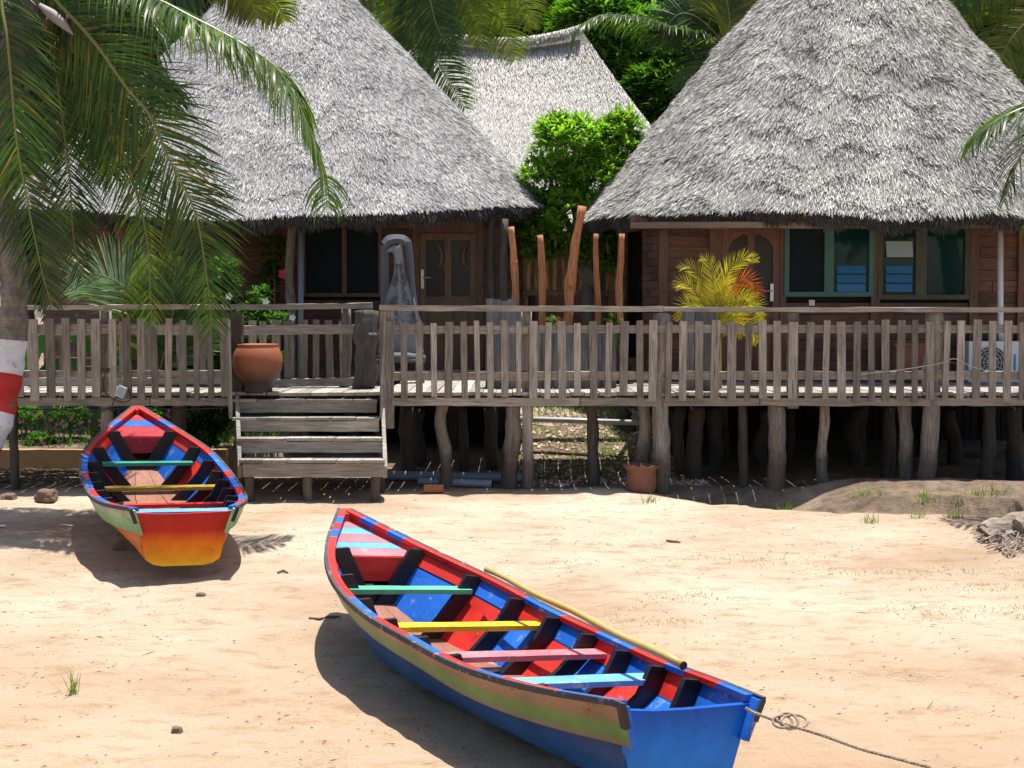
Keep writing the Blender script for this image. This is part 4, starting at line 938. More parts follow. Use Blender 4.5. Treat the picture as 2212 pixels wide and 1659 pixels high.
# bamboo punt pole lying on the blue boat's far gunwale
MW = blue_boat.matrix_world
def bl_(x, y, z): return MW @ Vector((x, y, z))
a = P(1050, 1230, 8.8); b = P(1478, 1440, 6.95)
ta = bl_(W_(.62)-.0, .62*LB, Z_(.62)+.045); tb = bl_(W_(.24)-.0, .24*LB, Z_(.24)+.045)
dv = (tb-ta); 
pa = P(1050, 1230, 8.95); pb = P(1476, 1438, 7.0)
mb = MB(); n = 14; mb.tube([pa.lerp(pb, i/n)+Vector((0, 0, .006*math.sin(i*1.1))) for i in range(n+1)], [.016+.007*(i/n)+(.002 if i % 3 == 0 else 0) for i in range(n+1)], 14)
pl = part('punt_pole', mb, plain('dried_bamboo', (.42,.31,.1), .45, 0, .25, 5, .1), smooth=True); tag(pl, 'long yellow bamboo pole lying along the gunwale of the blue boat', 'pole')
mb = MB(); dq = (pb-pa).normalized(); mb.tube([pb-dq*.002, pb+dq*.003], .0235, 14); mb.tube([pb+dq*.002, pb+dq*.006], .016, 14, 1)
part('cut_end', mb, [plain('cut_wood', (.12,.04,.02), .9), plain('hollow', (.04,.015,.01), .9)], pl, local=True).location = -pl.location
# stones under the orange boat
def rock(name, c, s, label, mat=STONE, seed=0, cat='stone', sub=3):
    import bmesh
    bm = bmesh.new(); bmesh.ops.create_icosphere(bm, subdivisions=sub, radius=1)
    for v in bm.verts:
        q = v.co.copy(); f = 1+.28*mnoise.noise(q*1.5+Vector((seed, 0, 0)))+.1*mnoise.noise(q*5+Vector((seed, 3, 0)))
        v.co = Vector((max(-.8, min(.8, q.x))*s[0]*f, max(-.8, min(.8, q.y))*s[1]*f, max(-.75, min(.75, q.z))*s[2]*f))+Vector(c)
    mb = MB(); mb.add([v.co for v in bm.verts], [tuple(v.index for v in f.verts) for f in bm.faces]); bm.free()
    o = part(name, mb, mat); tag(o, label, cat); return o
p = P(262, 1172, 11.9); rock('rock', (p.x+.05, p.y+.15, gz(p.x, p.y)+.05), (.19, .13, .12), 'brown block of stone propping the orange boat on its left side', seed=2)
p = P(100, 1052, 14.4); rock('rock', (p.x, p.y, gz(p.x, p.y)+.05), (.12, .1, .09), 'squat dark stone left of the orange boat bow', seed=5)
p = P(18, 1042, 14.5); rock('rock', (p.x, p.y, gz(p.x, p.y)+.02), (.09, .1, .05), 'small flat stone at the left edge below the walkway', seed=6)
p = P(372, 1609, 7.2); rock('pebble', (p.x, 7.3, gz(p.x, 7.3)+.01), (.034, .03, .026), 'lone brown pebble on the sand near the bottom left', seed=9)
p = P(434, 1276, 10.2); rock('pebble', (p.x, p.y, gz(p.x, p.y)+.01), (.04, .03, .022), 'small dark pebble just below the orange boat shadow', seed=11)
# rope
st_ = bl_(W_(0)-.02, -.03, Z_(0)-.13)
rp = [st_, P(1655, 1551, 6.33), P(1675, 1557, 6.4)]
rp2 = [(1700, 1560), (1730, 1573), (1775, 1588), (1815, 1601), (1860, 1618), (1905, 1632), (1960, 1645), (2020, 1662), (2100, 1690), (2200, 1720)]
def G(u, v):
    lo, hi = 4, 60
    for _ in range(50):
        m_ = (lo+hi)/2; q = P(u, v, m_)
        if q.z > gz(q.x, q.y): lo = m_
        else: hi = m_
    return P(u, v, lo)
allp = [P(1612, 1530, 6.34), P(1625, 1538, 6.34), P(1655, 1549, 6.3), P(1690, 1562, 6.25), P(1775, 1588, 6.13), P(1860, 1618, 6.0), P(1960, 1645, 5.85), P(2060, 1675, 5.7), P(2300, 1775, 5.35), P(2600, 1930, 4.95), P(2900, 2120, 4.6)]
def cat(pts, n=8):
    out = []
    for i in range(len(pts)-1):
        p0, p1, p2, p3 = pts[max(i-1, 0)], pts[i], pts[i+1], pts[min(i+2, len(pts)-1)]
        for k in range(n):
            t = k/n; out.append(.5*((2*p1)+(p2-p0)*t+(2*p0-5*p1+4*p2-p3)*t*t+(3*p1-p0-3*p2+p3)*t**3))
    return out+[pts[-1]]
mb = MB(); path = cat(allp, 30)
for ph in (0, 2.09, 4.18):
    q = []
    for i, c in enumerate(path):
        t = (path[min(i+1, len(path)-1)]-path[max(i-1, 0)]).normalized(); a = t.cross(Vector((0, 0, 1))).normalized(); b = a.cross(t); an = i*.75+ph; q.append(c+a*.0038*math.cos(an)+b*.0038*math.sin(an))
    mb.tube(q, .0045, 6)
c0 = P(1690, 1562, 6.25)+Vector((0, 0, -.005)); r_ = Vector((1, 0, 0))
for (dx, dy, ra, rb, tl) in ((0, 0, .045, .02, .3), (.03, .01, .04, .028, -.4), (.055, 0, .06, .022, .1)):
    mb.tube([c0+Vector((dx+ra*math.cos(a), dy+.03*math.sin(a+tl), .012+rb*math.sin(a))) for a in np.linspace(0, 6.283, 25)[:-1]], .0065, 6, closed=True)
ROPE = wood('rope_fibre', (.2,.14,.09), (.48,.4,.3), 'x', .2)
tag(part('mooring_rope', mb, ROPE, smooth=True), 'knotted twisted rope running from the blue boat stern across the sand', 'rope')

# ---------------------------------------------------------------- palms
def frond(mid, Lmax, mat, parent, n=70, wd=.03, hang=.5, fwd=.55, spread=1.0, seed=0, name='frond', rr=.02, split=0, nb=5, flat=False, base=.06, missing=0, single=None):
    """mid: list of points of the rib; leaflets both sides, drooping with gravity"""
    rg = np.random.default_rng(seed); cp = cat([Vector(p) for p in mid], 12); A = np.array([tuple(p) for p in cp])
    seg = np.linalg.norm(np.diff(A, axis=0), axis=1); cum = np.concatenate([[0], np.cumsum(seg)]); cum /= cum[-1]
    t = np.repeat(np.linspace(base, .995, n), 2); side = np.tile([1., -1.], n); t = t+rg.normal(0, .15/n, 2*n); t = np.clip(t, 0, .998)
    if missing: k = rg.random(2*n) > missing; t = t[k]; side = side[k]
    if single: k = side == single; t = t[k]; side = side[k]
    m = len(t)
    p = np.stack([np.interp(t, cum, A[:, i]) for i in range(3)], 1); p2 = np.stack([np.interp(np.clip(t+.02, 0, 1), cum, A[:, i]) for i in range(3)], 1); p1 = np.stack([np.interp(np.clip(t-.02, 0, 1), cum, A[:, i]) for i in range(3)], 1)
    T = p2-p1; T /= np.linalg.norm(T, axis=1)[:, None]
    up = np.array([0, 0, 1.]); S = np.cross(T, up); ns = np.linalg.norm(S, axis=1)[:, None]; S = np.where(ns > .15, S/np.maximum(ns, 1e-6), np.array([1., 0, 0]))
    if flat: S = np.cross(T, np.array([0, 1., 0]))+np.array([0, -.3, 0]); S /= np.linalg.norm(S, axis=1)[:, None]
    prof = np.interp(t, [0, .12, .35, .7, .9, 1], [.45, .8, 1, .8, .5, .22]); L = Lmax*prof*rg.uniform(.85, 1.1, m)
    f = fwd+rg.normal(0, .08, m)+.5*np.clip(t-.75, 0, 1)
    d = S*(side*np.cos(f)*spread)[:, None]+T*np.sin(f)[:, None]+up*rg.normal(0, .08, m)[:, None]; d /= np.linalg.norm(d, axis=1)[:, None]
    rows = []; c = p.copy(); w0 = wd*rg.uniform(.8, 1.15, m)*np.interp(t, [0, .8, 1], [1, .8, .5]); tw = rg.normal(0, .35, m)
    for i in range(nb+1):
        wv_ = T-(T*d).sum(1)[:, None]*d; wv_ /= np.maximum(np.linalg.norm(wv_, axis=1)[:, None], 1e-6); bn = np.cross(d, wv_)
        wv_ = wv_*np.cos(tw)[:, None]+bn*np.sin(tw)[:, None]
        ww = (w0*[.5, 1, .95, .75, .45, .05][min(5, int(i*5/nb))]/2)[:, None]
        rows.append((c-wv_*ww, c+wv_*ww)); c = c+d*(L/nb)[:, None]
        d = d-up*(hang*rg.uniform(.7, 1.3, m)*(.25+i/nb*.5))[:, None]; d /= np.linalg.norm(d, axis=1)[:, None]
    q = QB(); q.strips(rows); o = part(name, q, mat, parent)
    mb = MB(); mb.tube(cp, [rr*(1-.85*i/len(cp)) for i in range(len(cp))], 7); rb = part('rib', mb, RACH, o, local=True)
    if parent is None: tag(o, '', '')
    off = Vector(parent['loc']); rb.location = -off
    return o
def F(pts, Y): return [P(p[0], p[1], p[2] if len(p) > 2 else Y) for p in pts]
# foreground palm on the left
pt = root('coconut_palm', 'leaning coconut palm with red and white painted trunk at the left edge', 'palm tree', (P(-60, 1000, 13.1).x, 13.1, -.1))
tr = [(-75, 1130, 13.0), (-48, 1040, 13.0), (-20, 950, 13.05), (4, 890, 13.1), (17, 820, 13.15), (27, 748, 13.2), (31, 660, 13.2), (25, 560, 13.2), (-2, 440, 13.2), (-14, 330, 13.2), (0, 200, 13.2), (40, 60, 13.2), (70, -30, 13.2)]
TP = cat(F(tr, 13), 6); mb = MB()
def tm(c):
    v = 829.5-3000*(c.z-1.85)/c.y*1.0; v = 680-(c.z-1.85)*3000/c.y
    return 1 if 745 < v < 812 or 895 < v < 965 else (2 if 812 <= v <= 895 or 965 <= v < 1040 else 0)
rs = [.128+.012*math.sin(i*1.7)*.6 + (.03 if i < 8 else 0) for i in range(len(TP))]
vs = []; n = 16
mbt = MB(); mbt.tube(TP, rs, 16, 0, True, .12)
for i, f in enumerate(mbt.f):
    if len(f) == 4: mbt.m[i] = tm(TP[min(f[0]//16, len(TP)-1)])
part('trunk', mbt, [PBARK, TWHITE, TRED], pt, True)
c0 = (70, -30)
frond(F([(10, -120, 13.1), (4, 0, 12.9), (16, 78, 12.8), (25, 176, 12.75), (35, 293, 12.7), (51, 390, 12.7), (70, 488, 12.7), (92, 590, 12.7), (112, 660, 12.7)], 12.8), .74, PALM, pt, 175, .024, .16, .7, flat=True, seed=1)
frond(F([(70, -60, 13.2), (120, 0, 13), (203, 90, 12.8), (273, 188, 12.7), (324, 250, 12.65), (359, 332, 12.6), (390, 390, 12.6), (422, 461, 12.6), (438, 539, 12.6), (453, 648, 12.6), (456, 720, 12.6)], 12.7), .82, PALM, pt, 200, .024, .2, .7, flat=True, seed=2)
frond(F([(100, -40, 13.3), (180, 120, 13.2), (240, 260, 13.1), (290, 400, 13.1), (318, 520, 13.1), (325, 640, 13.1), (328, 700, 13.1)], 13), .62, PALMV, pt, 125, .021, .2, .7, flat=True, seed=3)
frond(F([(110, -80, 13.4), (230, -40, 13.2), (340, 0, 13), (410, 35, 12.9), (508, 86, 12.8), (586, 137, 12.75), (625, 188, 12.7), (664, 266, 12.7), (695, 352, 12.7), (707, 449, 12.7)], 12.8), .9, PALMV, pt, 200, .025, 1.1, .5, seed=4)
frond(F([(70, -60, 13.3), (110, 90, 13.4), (130, 220, 13.5), (150, 380, 13.5), (160, 520, 13.5), (180, 600, 13.5)], 13), .7, PALM, pt, 120, .022, .2, .7, flat=True, seed=5)
frond(F([(30, -60, 13.3), (-30, 90, 13.3), (-40, 260, 13.3), (-30, 430, 13.2), (0, 600, 13.2)], 13), .7, PALM, pt, 120, .022, .2, .7, flat=True, seed=6)
frond(F([(60, -60, 13.5), (170, -30, 13.8), (280, 20, 14), (330, 90, 14.1), (350, 180, 14.1), (352, 240, 14.1)], 13), .85, PALM, pt, 170, .028, .5, .5, seed=7)
frond(F([(80, -40, 13.6), (160, 40, 13.9), (220, 150, 14), (240, 270, 14.1), (245, 380, 14)], 13), .85, PALMD, pt, 170, .028, .3, .75, flat=True, seed=8)
frond(F([(60, -80, 13.6), (60, 30, 14), (85, 130, 14.2), (95, 250, 14.3), (100, 350, 14.3)], 13), .75, PALMD, pt, 130, .022, .25, .7, flat=True, seed=9)
frond(F([(60, -80, 13.6), (130, 60, 14.2), (180, 180, 14.4), (205, 300, 14.4), (210, 380, 14.4)], 13), .75, PALMD, pt, 130, .022, .25, .7, flat=True, seed=10)
mb = MB(); mb.tube(F([(85, 10, 12.9), (110, 30, 12.9), (135, 50, 12.9), (158, 75, 12.9)], 12.9), [.02, .05, .045, .008], 10); part('flower_sheath', mb, plain('sheath', (.28,.25,.24), .7), pt, True)
mb = MB(); mb.tube(F([(150, 0, 13), (185, 25, 13), (207, 50, 13)], 13), [.03, .045, .02], 8); part('old_stalk', mb, plain('dry_stalk', (.25,.17,.1), .9), pt, True)
import bmesh
def nut(parent, c, r, mt, k):
    mb = MB(); mb.lathe((c.x, c.y, c.z-r), [(0, 0)]+[(r*math.sin(a), r*1.15*(1-math.cos(a))) for a in np.linspace(.2, 3.0, 9)]+[(0, 2.3*r)], 14); part('coconut', mb, mt, parent, True)
NUT = plain('young_coconut', (.2,.09,.025), .5, 0, .4, 5)
for k, (u, v) in enumerate(((150, 55), (178, 75), (160, 95), (185, 105), (125, 110), (110, 60))): nut(pt, P(u, v, 13.1), .085, NUT, k)
# palm behind the left house crown
p2 = root('coconut_palm', 'coconut palm with pale trunk rising behind the upper left side of the left roof', 'palm tree', (P(425, 600, 26).x, 26, 0))
mb = MB(); mb.tube(cat(F([(415, 900), (418, 600), (422, 300), (428, 60), (434, -60), (440, -160)], 26), 6), .19, 14, jit=.1); part('trunk', mb, PBARK, p2, True)
for k, (pts, mt) in enumerate((
    ([(440, -150), (500, -80), (560, -30), (600, 10), (615, 45)], PALMY), ([(440, -150), (480, -90), (520, -40), (545, 10), (555, 40)], PALMY), ([(440, -150), (400, -60), (350, 20), (310, 110), (290, 200)], PALMD), ([(440, -150), (390, -90), (310, -20), (250, 60), (230, 150)], PALMD),
    ([(440, -150), (420, -40), (380, 60), (350, 160), (340, 250)], PALMD))):
    frond(F(pts, (17.0 if k < 2 else 22)-.15*(k % 3)), .6 if k < 2 else 1.0, mt, p2, 90, .035 if k < 2 else .055, .35, .5, flat=True, seed=20+k)
# palm behind the left roof (centre top)
p3 = root('coconut_palm', 'coconut palm behind the right slope of the left roof, with yellow-tipped hanging fronds', 'palm tree', (P(925, 600, 27).x, 27, 0))
mb = MB(); mb.tube(cat(F([(935, 900, 27), (928, 400, 27), (922, 150, 27), (918, 0, 27), (915, -60, 27)], 27), 6), .15, 12, jit=.1); part('trunk', mb, PBARK, p3, True)
for k, (pts, mt, L) in enumerate((
    ([(915, -80), (850, -60), (800, -30), (775, 0), (765, 30)], PALMY, .7), ([(915, -80), (880, -40), (855, 0), (850, 40), (858, 85)], PALMY, .75), ([(915, -60), (905, 0), (915, 70), (950, 140), (985, 200), (1005, 235)], PALM, .9), ([(915, -70), (900, 20), (895, 90), (905, 150)], PALM, .8),
    ([(915, -80), (990, -50), (1050, 0), (1085, 50), (1105, 105), (1112, 130)], PALMY, .9), ([(915, -80), (960, -60), (1010, 0), (1030, 50), (1040, 100)], PALMY, .75), ([(915, -80), (1030, -80), (1110, -30), (1140, 20), (1150, 60)], PALMY, .8), ([(915, -70), (930, 0), (945, 60), (975, 110)], PALM, .8))):
    frond(F([(u, v, 26.8-.12*k) for u, v in pts], 26), L*.95, mt, p3, 110, .032, .35, .5, flat=True, seed=40+k)
# palm right centre with arching frond
p4 = root('coconut_palm', 'coconut palm against the left slope of the right roof, one long frond arching left', 'palm tree', (P(1560, 600, 24).x, 24.5, 0))
mb = MB(); mb.tube(cat(F([(1590, 900, 24.5), (1570, 400, 24.5), (1562, 120, 24.5), (1558, 60, 24.5)], 24.5), 6), .15, 12, jit=.1); part('trunk', mb, PBARK, p4, True)
for k, (pts, mt, L, hg) in enumerate((
    ([(1555, 90, 24.3), (1500, 72, 24), (1440, 55, 23.8), (1380, 40, 23.7), (1310, 33, 23.6), (1265, 48, 23.5), (1240, 78, 23.5), (1225, 125, 23.5)], PALM, .75, .6), ([(1558, 80), (1530, 20), (1500, -20), (1480, 0), (1475, 50)], PALM, .8, .4), ([(1558, 80), (1560, 20), (1590, -20), (1630, -20), (1655, 10)], PALM, .8, .4),
    ([(1558, 80), (1600, 40), (1640, 20), (1660, 50)], PALM, .8, .4), ([(1558, 85), (1510, 40), (1470, 30), (1440, 60), (1430, 100)], PALMD, .8, .4), ([(1558, 90), (1535, 130), (1520, 180), (1515, 240)], PALMD, .8, .3), ([(1558, 90), (1575, 60), (1570, 0), (1555, -40)], PALMY, .8, .3),
    ([(1560, 90), (1590, 130), (1600, 190), (1590, 230)], PALMD, .7, .3))):
    frond(F(pts, 24.4-.1*k), L*.95, mt, p4, 130, .03, hg, .5, flat=(k > 0), seed=60+k)
# palm at the upper right behind the roof
p5 = root('coconut_palm', 'coconut palm behind the right slope of the right roof at the top right corner', 'palm tree', (P(2330, 600, 26).x, 26, 0))
mb = MB(); mb.tube(cat(F([(2350, 900, 26), (2330, 300, 26), (2310, 0, 26), (2300, -60, 26)], 26), 6), .15, 12, jit=.1); part('trunk', mb, PBARK, p5, True)
for k, (pts, mt, L) in enumerate((
    ([(2300, -60), (2230, -30), (2160, 40), (2120, 110), (2105, 150)], PALM, 1.0), ([(2300, -60), (2200, -60), (2110, -30), (2060, 30), (2045, 70)], PALMY, .9), ([(2300, -60), (2260, 30), (2220, 120), (2195, 200), (2190, 240)], PALM, 1.0), ([(2300, -60), (2240, 20), (2180, 90), (2150, 160)], PALMY, .9), ([(2300, -60), (2240, -80), (2150, -60), (2080, -20), (2050, 20)], PALM, .9))):
    frond(F([(u, v, 25.8-.12*k) for u, v in pts], 26), L*.95, mt, p5, 120, .032, .35, .5, flat=True, seed=80+k)
# foreground right palm, trunk outside
p6 = root('coconut_palm', 'coconut palm standing just outside the right edge, fronds hanging in front of the right roof', 'palm tree', (P(2560, 900, 14.1).x, 14.1, -.1))
mb = MB(); mb.tube(cat(F([(2560, 1080), (2540, 800), (2520, 500), (2480, 260), (2450, 150)], 14.1), 6), .14, 14, jit=.1); part('trunk', mb, PBARK, p6, True)
for k, (pts, L, hg) in enumerate((
    ([(2450, 150, 13), (2350, 180, 12.8), (2260, 215, 12.6), (2200, 238, 12.5), (2150, 262, 12.5), (2115, 290, 12.5), (2095, 320, 12.5)], .62, .75), ([(2450, 150, 13), (2350, 200, 12.7), (2270, 260, 12.5), (2215, 320, 12.4), (2185, 385, 12.4), (2170, 440, 12.4)], .5, .5),
    ([(2450, 150, 13), (2370, 250, 12.9), (2300, 370, 12.8), (2245, 450, 12.8), (2215, 500, 12.8)], .45, .5))):
    frond(F([(q[0], q[1], q[2]+1.1) for q in pts], 13), L*1.5, PALM, p6, 105, .026, hg, .5, seed=100+k, missing=.15)

# ---------------------------------------------------------------- broadleaf trees
def leaves(centres, radii, ncl, per, ln, wd, seed, droop=.5):
    """whorls of leaves near the surface of irregular blobs"""
    rg = np.random.default_rng(seed); C_ = np.array(centres); R_ = np.array(radii); wgt = (R_.prod(1)**.66); wgt /= wgt.sum()
    k = rg.choice(len(C_), ncl, p=wgt); d = rg.normal(size=(ncl, 3)); d /= np.linalg.norm(d, axis=1)[:, None]; rad = rg.uniform(.45, 1.06, ncl)**.5
    c = C_[k]+d*R_[k]*rad[:, None]; out = d/R_[k]; out /= np.linalg.norm(out, axis=1)[:, None]; out = out*.6+np.array([0, 0, .55])
    c = np.repeat(c, per, 0); out = np.repeat(out, per, 0); m = len(c)
    e = rg.normal(size=(m, 3)); e /= np.linalg.norm(e, axis=1)[:, None]; e[:, 2] *= .5; dr = out*.7+e; dr /= np.linalg.norm(dr, axis=1)[:, None]
    L = ln*rg.uniform(.6, 1.25, m)[:, None]; W = wd*rg.uniform(.7, 1.2, m)[:, None]
    s = np.cross(dr, np.array([0, 0, 1.])+e*.4); s /= np.maximum(np.linalg.norm(s, axis=1)[:, None], 1e-6)
    c = c+e*ln*.15; c1 = c+dr*L*.5; d2 = dr-np.array([0, 0, droop]); d2 /= np.linalg.norm(d2, axis=1)[:, None]; c2 = c1+d2*L*.5
    q = QB(); q.strips([(c-s*W*.12, c+s*W*.12), (c1-s*W*.5, c1+s*W*.5), (c2-s*W*.06, c2+s*W*.06)]); return q
def tree(name, label, base, blobs, mat, ncl, ln, wd, seed, tr=.12, group=None, cat_='tree', per=8, bark=BARK, limbs=True):
    rt = root(name, label, cat_, base, group); mb = MB(); top = Vector((0, 0, 0))
    for c, r in blobs: top += Vector(c)
    top /= len(blobs); b = Vector(base)
    fork = b.lerp(top, .55); fork.x = b.x+(top.x-b.x)*.35
    mb.log(b-Vector((0, 0, .1)), fork, tr, tr*.75, tr*.3, 12, 8)
    if limbs:
        for c, r in blobs: c = Vector(c); mb.tube(cat([fork, fork.lerp(c, .5)+Vector((0, 0, .1)), c, c+Vector((r[0]*.3, 0, r[2]*.5))], 4), [tr*.6*(1-.8*i/12) for i in range(13)], 7)
    part('trunk', mb, bark, rt, True)
    part('crown', leaves([c for c, r in blobs], [r for c, r in blobs], ncl, per, ln, wd, seed), mat, rt)
    return rt
def B(u, v, Y, ru, rv, ry=None):
    p = P(u, v, Y); a, b_ = ru*Y/3000, rv*Y/3000; return (tuple(p), (a, ry or a, b_))
YT = 20.2; pb_ = P(1278, 700, YT)
mango = tree('mango_tree', 'bright green bushy tree growing between the two front roofs', (pb_.x, YT, .5), [B(1240, 330, YT, 85, 70), B(1330, 310, YT, 60, 55), B(1190, 400, YT, 70, 60), B(1300, 400, YT, 85, 75), B(1240, 480, YT, 110, 70), B(1170, 500, YT, 55, 60), B(1200, 280, YT, 40, 30), B(1345, 270, YT, 35, 25), B(1340, 480, YT, 50, 60), B(1290, 545, YT, 50, 40)], MANGO, 2500, .17, .046, 5, .11, per=7)
mb = MB(); pq = P(1308, 700, 20.6); mb.log((pq.x, 20.6, .5), P(1296, 520, 20.6), .11, .08, .03)
part('trunk', mb, BARK, mango, True)
# background belt
bgs = [
 ('dark green mango tree behind the middle thatched roof, right of its ridge', 1340, 35, [(1330, 170, 90, 80), (1400, 120, 90, 90), (1290, 60, 90, 70), (1420, 220, 70, 70)], FOL, 3600),
 ('dense dark tree just left of the right roof, low in the gap', 1450, 33, [(1450, 230, 60, 90), (1480, 150, 60, 80), (1420, 290, 50, 60), (1400, 210, 50, 60)], FOLD, 3000),
 ('light green tree at the top centre above the middle ridge', 1150, 38, [(1150, 40, 80, 60), (1070, 60, 70, 60), (1200, 80, 60, 50), (1110, -20, 90, 60)], FOL, 3000),
 ('dark tree behind the left palm crown, upper left', 250, 30, [(200, 60, 130, 100), (330, 120, 90, 120), (100, 160, 120, 130), (280, 240, 70, 90), (180, 300, 100, 80)], FOLD, 5000),
 ('tall dark tree beyond the middle roof, left of its ridge', 980, 42, [(960, 20, 80, 90), (1010, 90, 60, 60), (900, 60, 60, 120), (960, 160, 60, 70)], FOLD, 2600),
 ('green tree behind the top right corner of the right roof', 2140, 32, [(2120, 80, 80, 100), (2190, 150, 70, 100), (2080, 0, 60, 60), (2230, 60, 80, 100)], FOL, 3600),
 ('leafy tree filling the gap at the far left below the palm fronds', 60, 24, [(40, 330, 110, 100), (120, 430, 90, 80), (20, 480, 90, 80), (60, 560, 80, 60)], FOLD, 3600),
 ('distant light green tree at the top right of centre', 1500, 44, [(1500, 20, 90, 60), (1590, 30, 70, 60), (1420, 20, 70, 60), (1340, -20, 80, 50)], FOL, 3000),
 ('far dark tree behind everything at the very top centre', 1250, 52, [(1230, 0, 150, 70), (1350, 60, 140, 90), (1120, 60, 120, 90), (1450, 130, 120, 120)], FOLD, 5000)]
for k, (lab, u, Y, bl, mt, ncl) in enumerate(bgs):
    b = P(u, 900, Y); tree('broadleaf_tree', lab, (b.x, Y, 0), [B(x, y, Y+random.uniform(-.5, .5), rx, ry) for x, y, rx, ry in bl], mt, ncl, .30*Y/35, .085*Y/35, 200+k, .22, 'trees behind the houses')
# tree wall further behind so that hardly any sky shows
for k in range(9):
    x = -26+k*6.2; Y = 58+3*math.sin(k*2.1)
    tree('broadleaf_tree', ['round', 'tall', 'leaning', 'dense', 'ragged', 'broad', 'sparse', 'dark', 'thick'][k]+' far tree of the belt behind the houses, number '+str(k+1)+' from the left', (x, Y, 0), [((x+random.uniform(-2, 2), Y, h), (3.6, 2.5, 2.8)) for h in (4, 7.5, 10.5, 12.5)], FOLD if k % 2 else FOL, 2600, .55, .17, 300+k, .3, 'trees behind the houses')

# ---------------------------------------------------------------- garden plants
gp = root('golden_palm', 'small golden palm with one red-orange frond on the deck before the right house', 'palm', (P(1553, 700, 15.75).x, 15.75, 1.0))
cx, cy = 1550, 735
for k, (pts, mt) in enumerate((
    ([(1548, 735), (1535, 650), (1515, 600), (1490, 575), (1468, 580)], GOLD), ([(1548, 735), (1525, 670), (1500, 625), (1475, 610), (1460, 620)], GOLD), ([(1550, 735), (1550, 640), (1570, 590), (1605, 558), (1635, 560)], GOLD),
    ([(1550, 735), (1555, 660), (1580, 620), (1615, 605), (1645, 640)], REDL), ([(1550, 735), (1545, 650), (1540, 600), (1530, 565), (1515, 558)], GOLD), ([(1550, 735), (1570, 690), (1600, 660), (1630, 660), (1642, 690)], GOLD), ([(1550, 735), (1520, 690), (1495, 665), (1478, 665), (1468, 690)], GOLD),
    ([(1550, 735), (1560, 690), (1580, 650), (1610, 640), (1635, 668)], GOLD), ([(1550, 740), (1540, 690), (1525, 660), (1505, 655), (1488, 680)], GOLD), ([(1550, 740), (1556, 700), (1568, 680), (1590, 690), (1604, 725)], GOLD), ([(1550, 740), (1540, 700), (1530, 690), (1515, 705), (1505, 735)], GOLD),
    ([(1550, 740), (1553, 700), (1560, 650), (1566, 620), (1580, 600)], GOLD), ([(1550, 745), (1570, 715), (1595, 700), (1625, 715), (1635, 740)], GOLD))):
    frond(F([(u, v, 15.9-.06*((k*5) % 7)) for u, v in pts], 16.5), .25, mt, gp, 58, .0085, .12, .85, flat=True, seed=120+k, rr=.006, nb=3, base=.15)
mb = MB()
for k in range(7): a = P(1545+k*2, 848, 15.75+.03*k); mb.tube([a, P(1546+k*1.6, 730, 15.7)], .014, 7)
part('stem', mb, plain('yellow_cane', (.4,.32,.08), .5), gp, True)
# pale palm sprout behind left fence
sp = root('young_palm', 'young palm with shining pale fronds behind the left railing', 'palm', (P(330, 800, 16.9).x, 16.9, .3))
for k, (pts, mt, L) in enumerate((([(345, 800), (330, 720), (300, 660), (255, 610), (200, 590), (150, 592)], PALMS, .5), ([(345, 800), (340, 720), (355, 660), (380, 610), (400, 580)], PALMY, .45), ([(345, 800), (310, 750), (290, 720), (310, 700)], PALMY, .4), ([(345, 800), (380, 740), (420, 690), (450, 680)], PALMS, .45), ([(345, 810), (330, 760), (290, 760), (260, 790)], PALMY, .4), ([(345, 800), (370, 700), (375, 640), (350, 600)], PALM, .4))):
    frond(F([(u, v, 16.9-.08*k) for u, v in pts], 16.9), L*1.5, mt, sp, 100, .028, .12, .7, flat=True, seed=140+k, rr=.012, nb=4)
# banana plant
bp = root('banana_plant', 'banana plant with broad leaves behind the left pickets', 'plant', (P(120, 900, 17.2).x, 17.2, .3))
def blade(parent, pts, wd, mt, Y):
    cp = cat(F(pts, Y), 8); vs = []; n = len(cp)
    for i, c in enumerate(cp):
        t = (cp[min(i+1, n-1)]-cp[max(i-1, 0)]).normalized(); s = t.cross(Vector((0, -1, .3))).normalized(); w_ = wd*math.sin(math.pi*min(1, max(.02, i/(n-1))))**.6*.5
        vs += [c-s*w_+Vector((0, 0, .02)), c, c+s*w_+Vector((0, 0, .02))]
    mb = MB(); mb.add(vs, [(3*i+j, 3*i+j+1, 3*i+4+j, 3*i+3+j) for i in range(n-1) for j in range(2)]); part('leaf', mb, mt, parent, True)
for pts, wd in (([(60, 860), (80, 760), (120, 720), (180, 740), (220, 800)], .28), ([(60, 860), (50, 760), (30, 700), (0, 690)], .25), ([(60, 860), (100, 800), (160, 790), (210, 830)], .22), ([(400, 850), (395, 780), (370, 730), (340, 725)], .2), ([(400, 850), (440, 780), (470, 750), (490, 770)], .22), ([(200, 960), (205, 920), (222, 890), (232, 875)], .2)): blade(bp, pts, wd*.62, BANANA, 17.1)
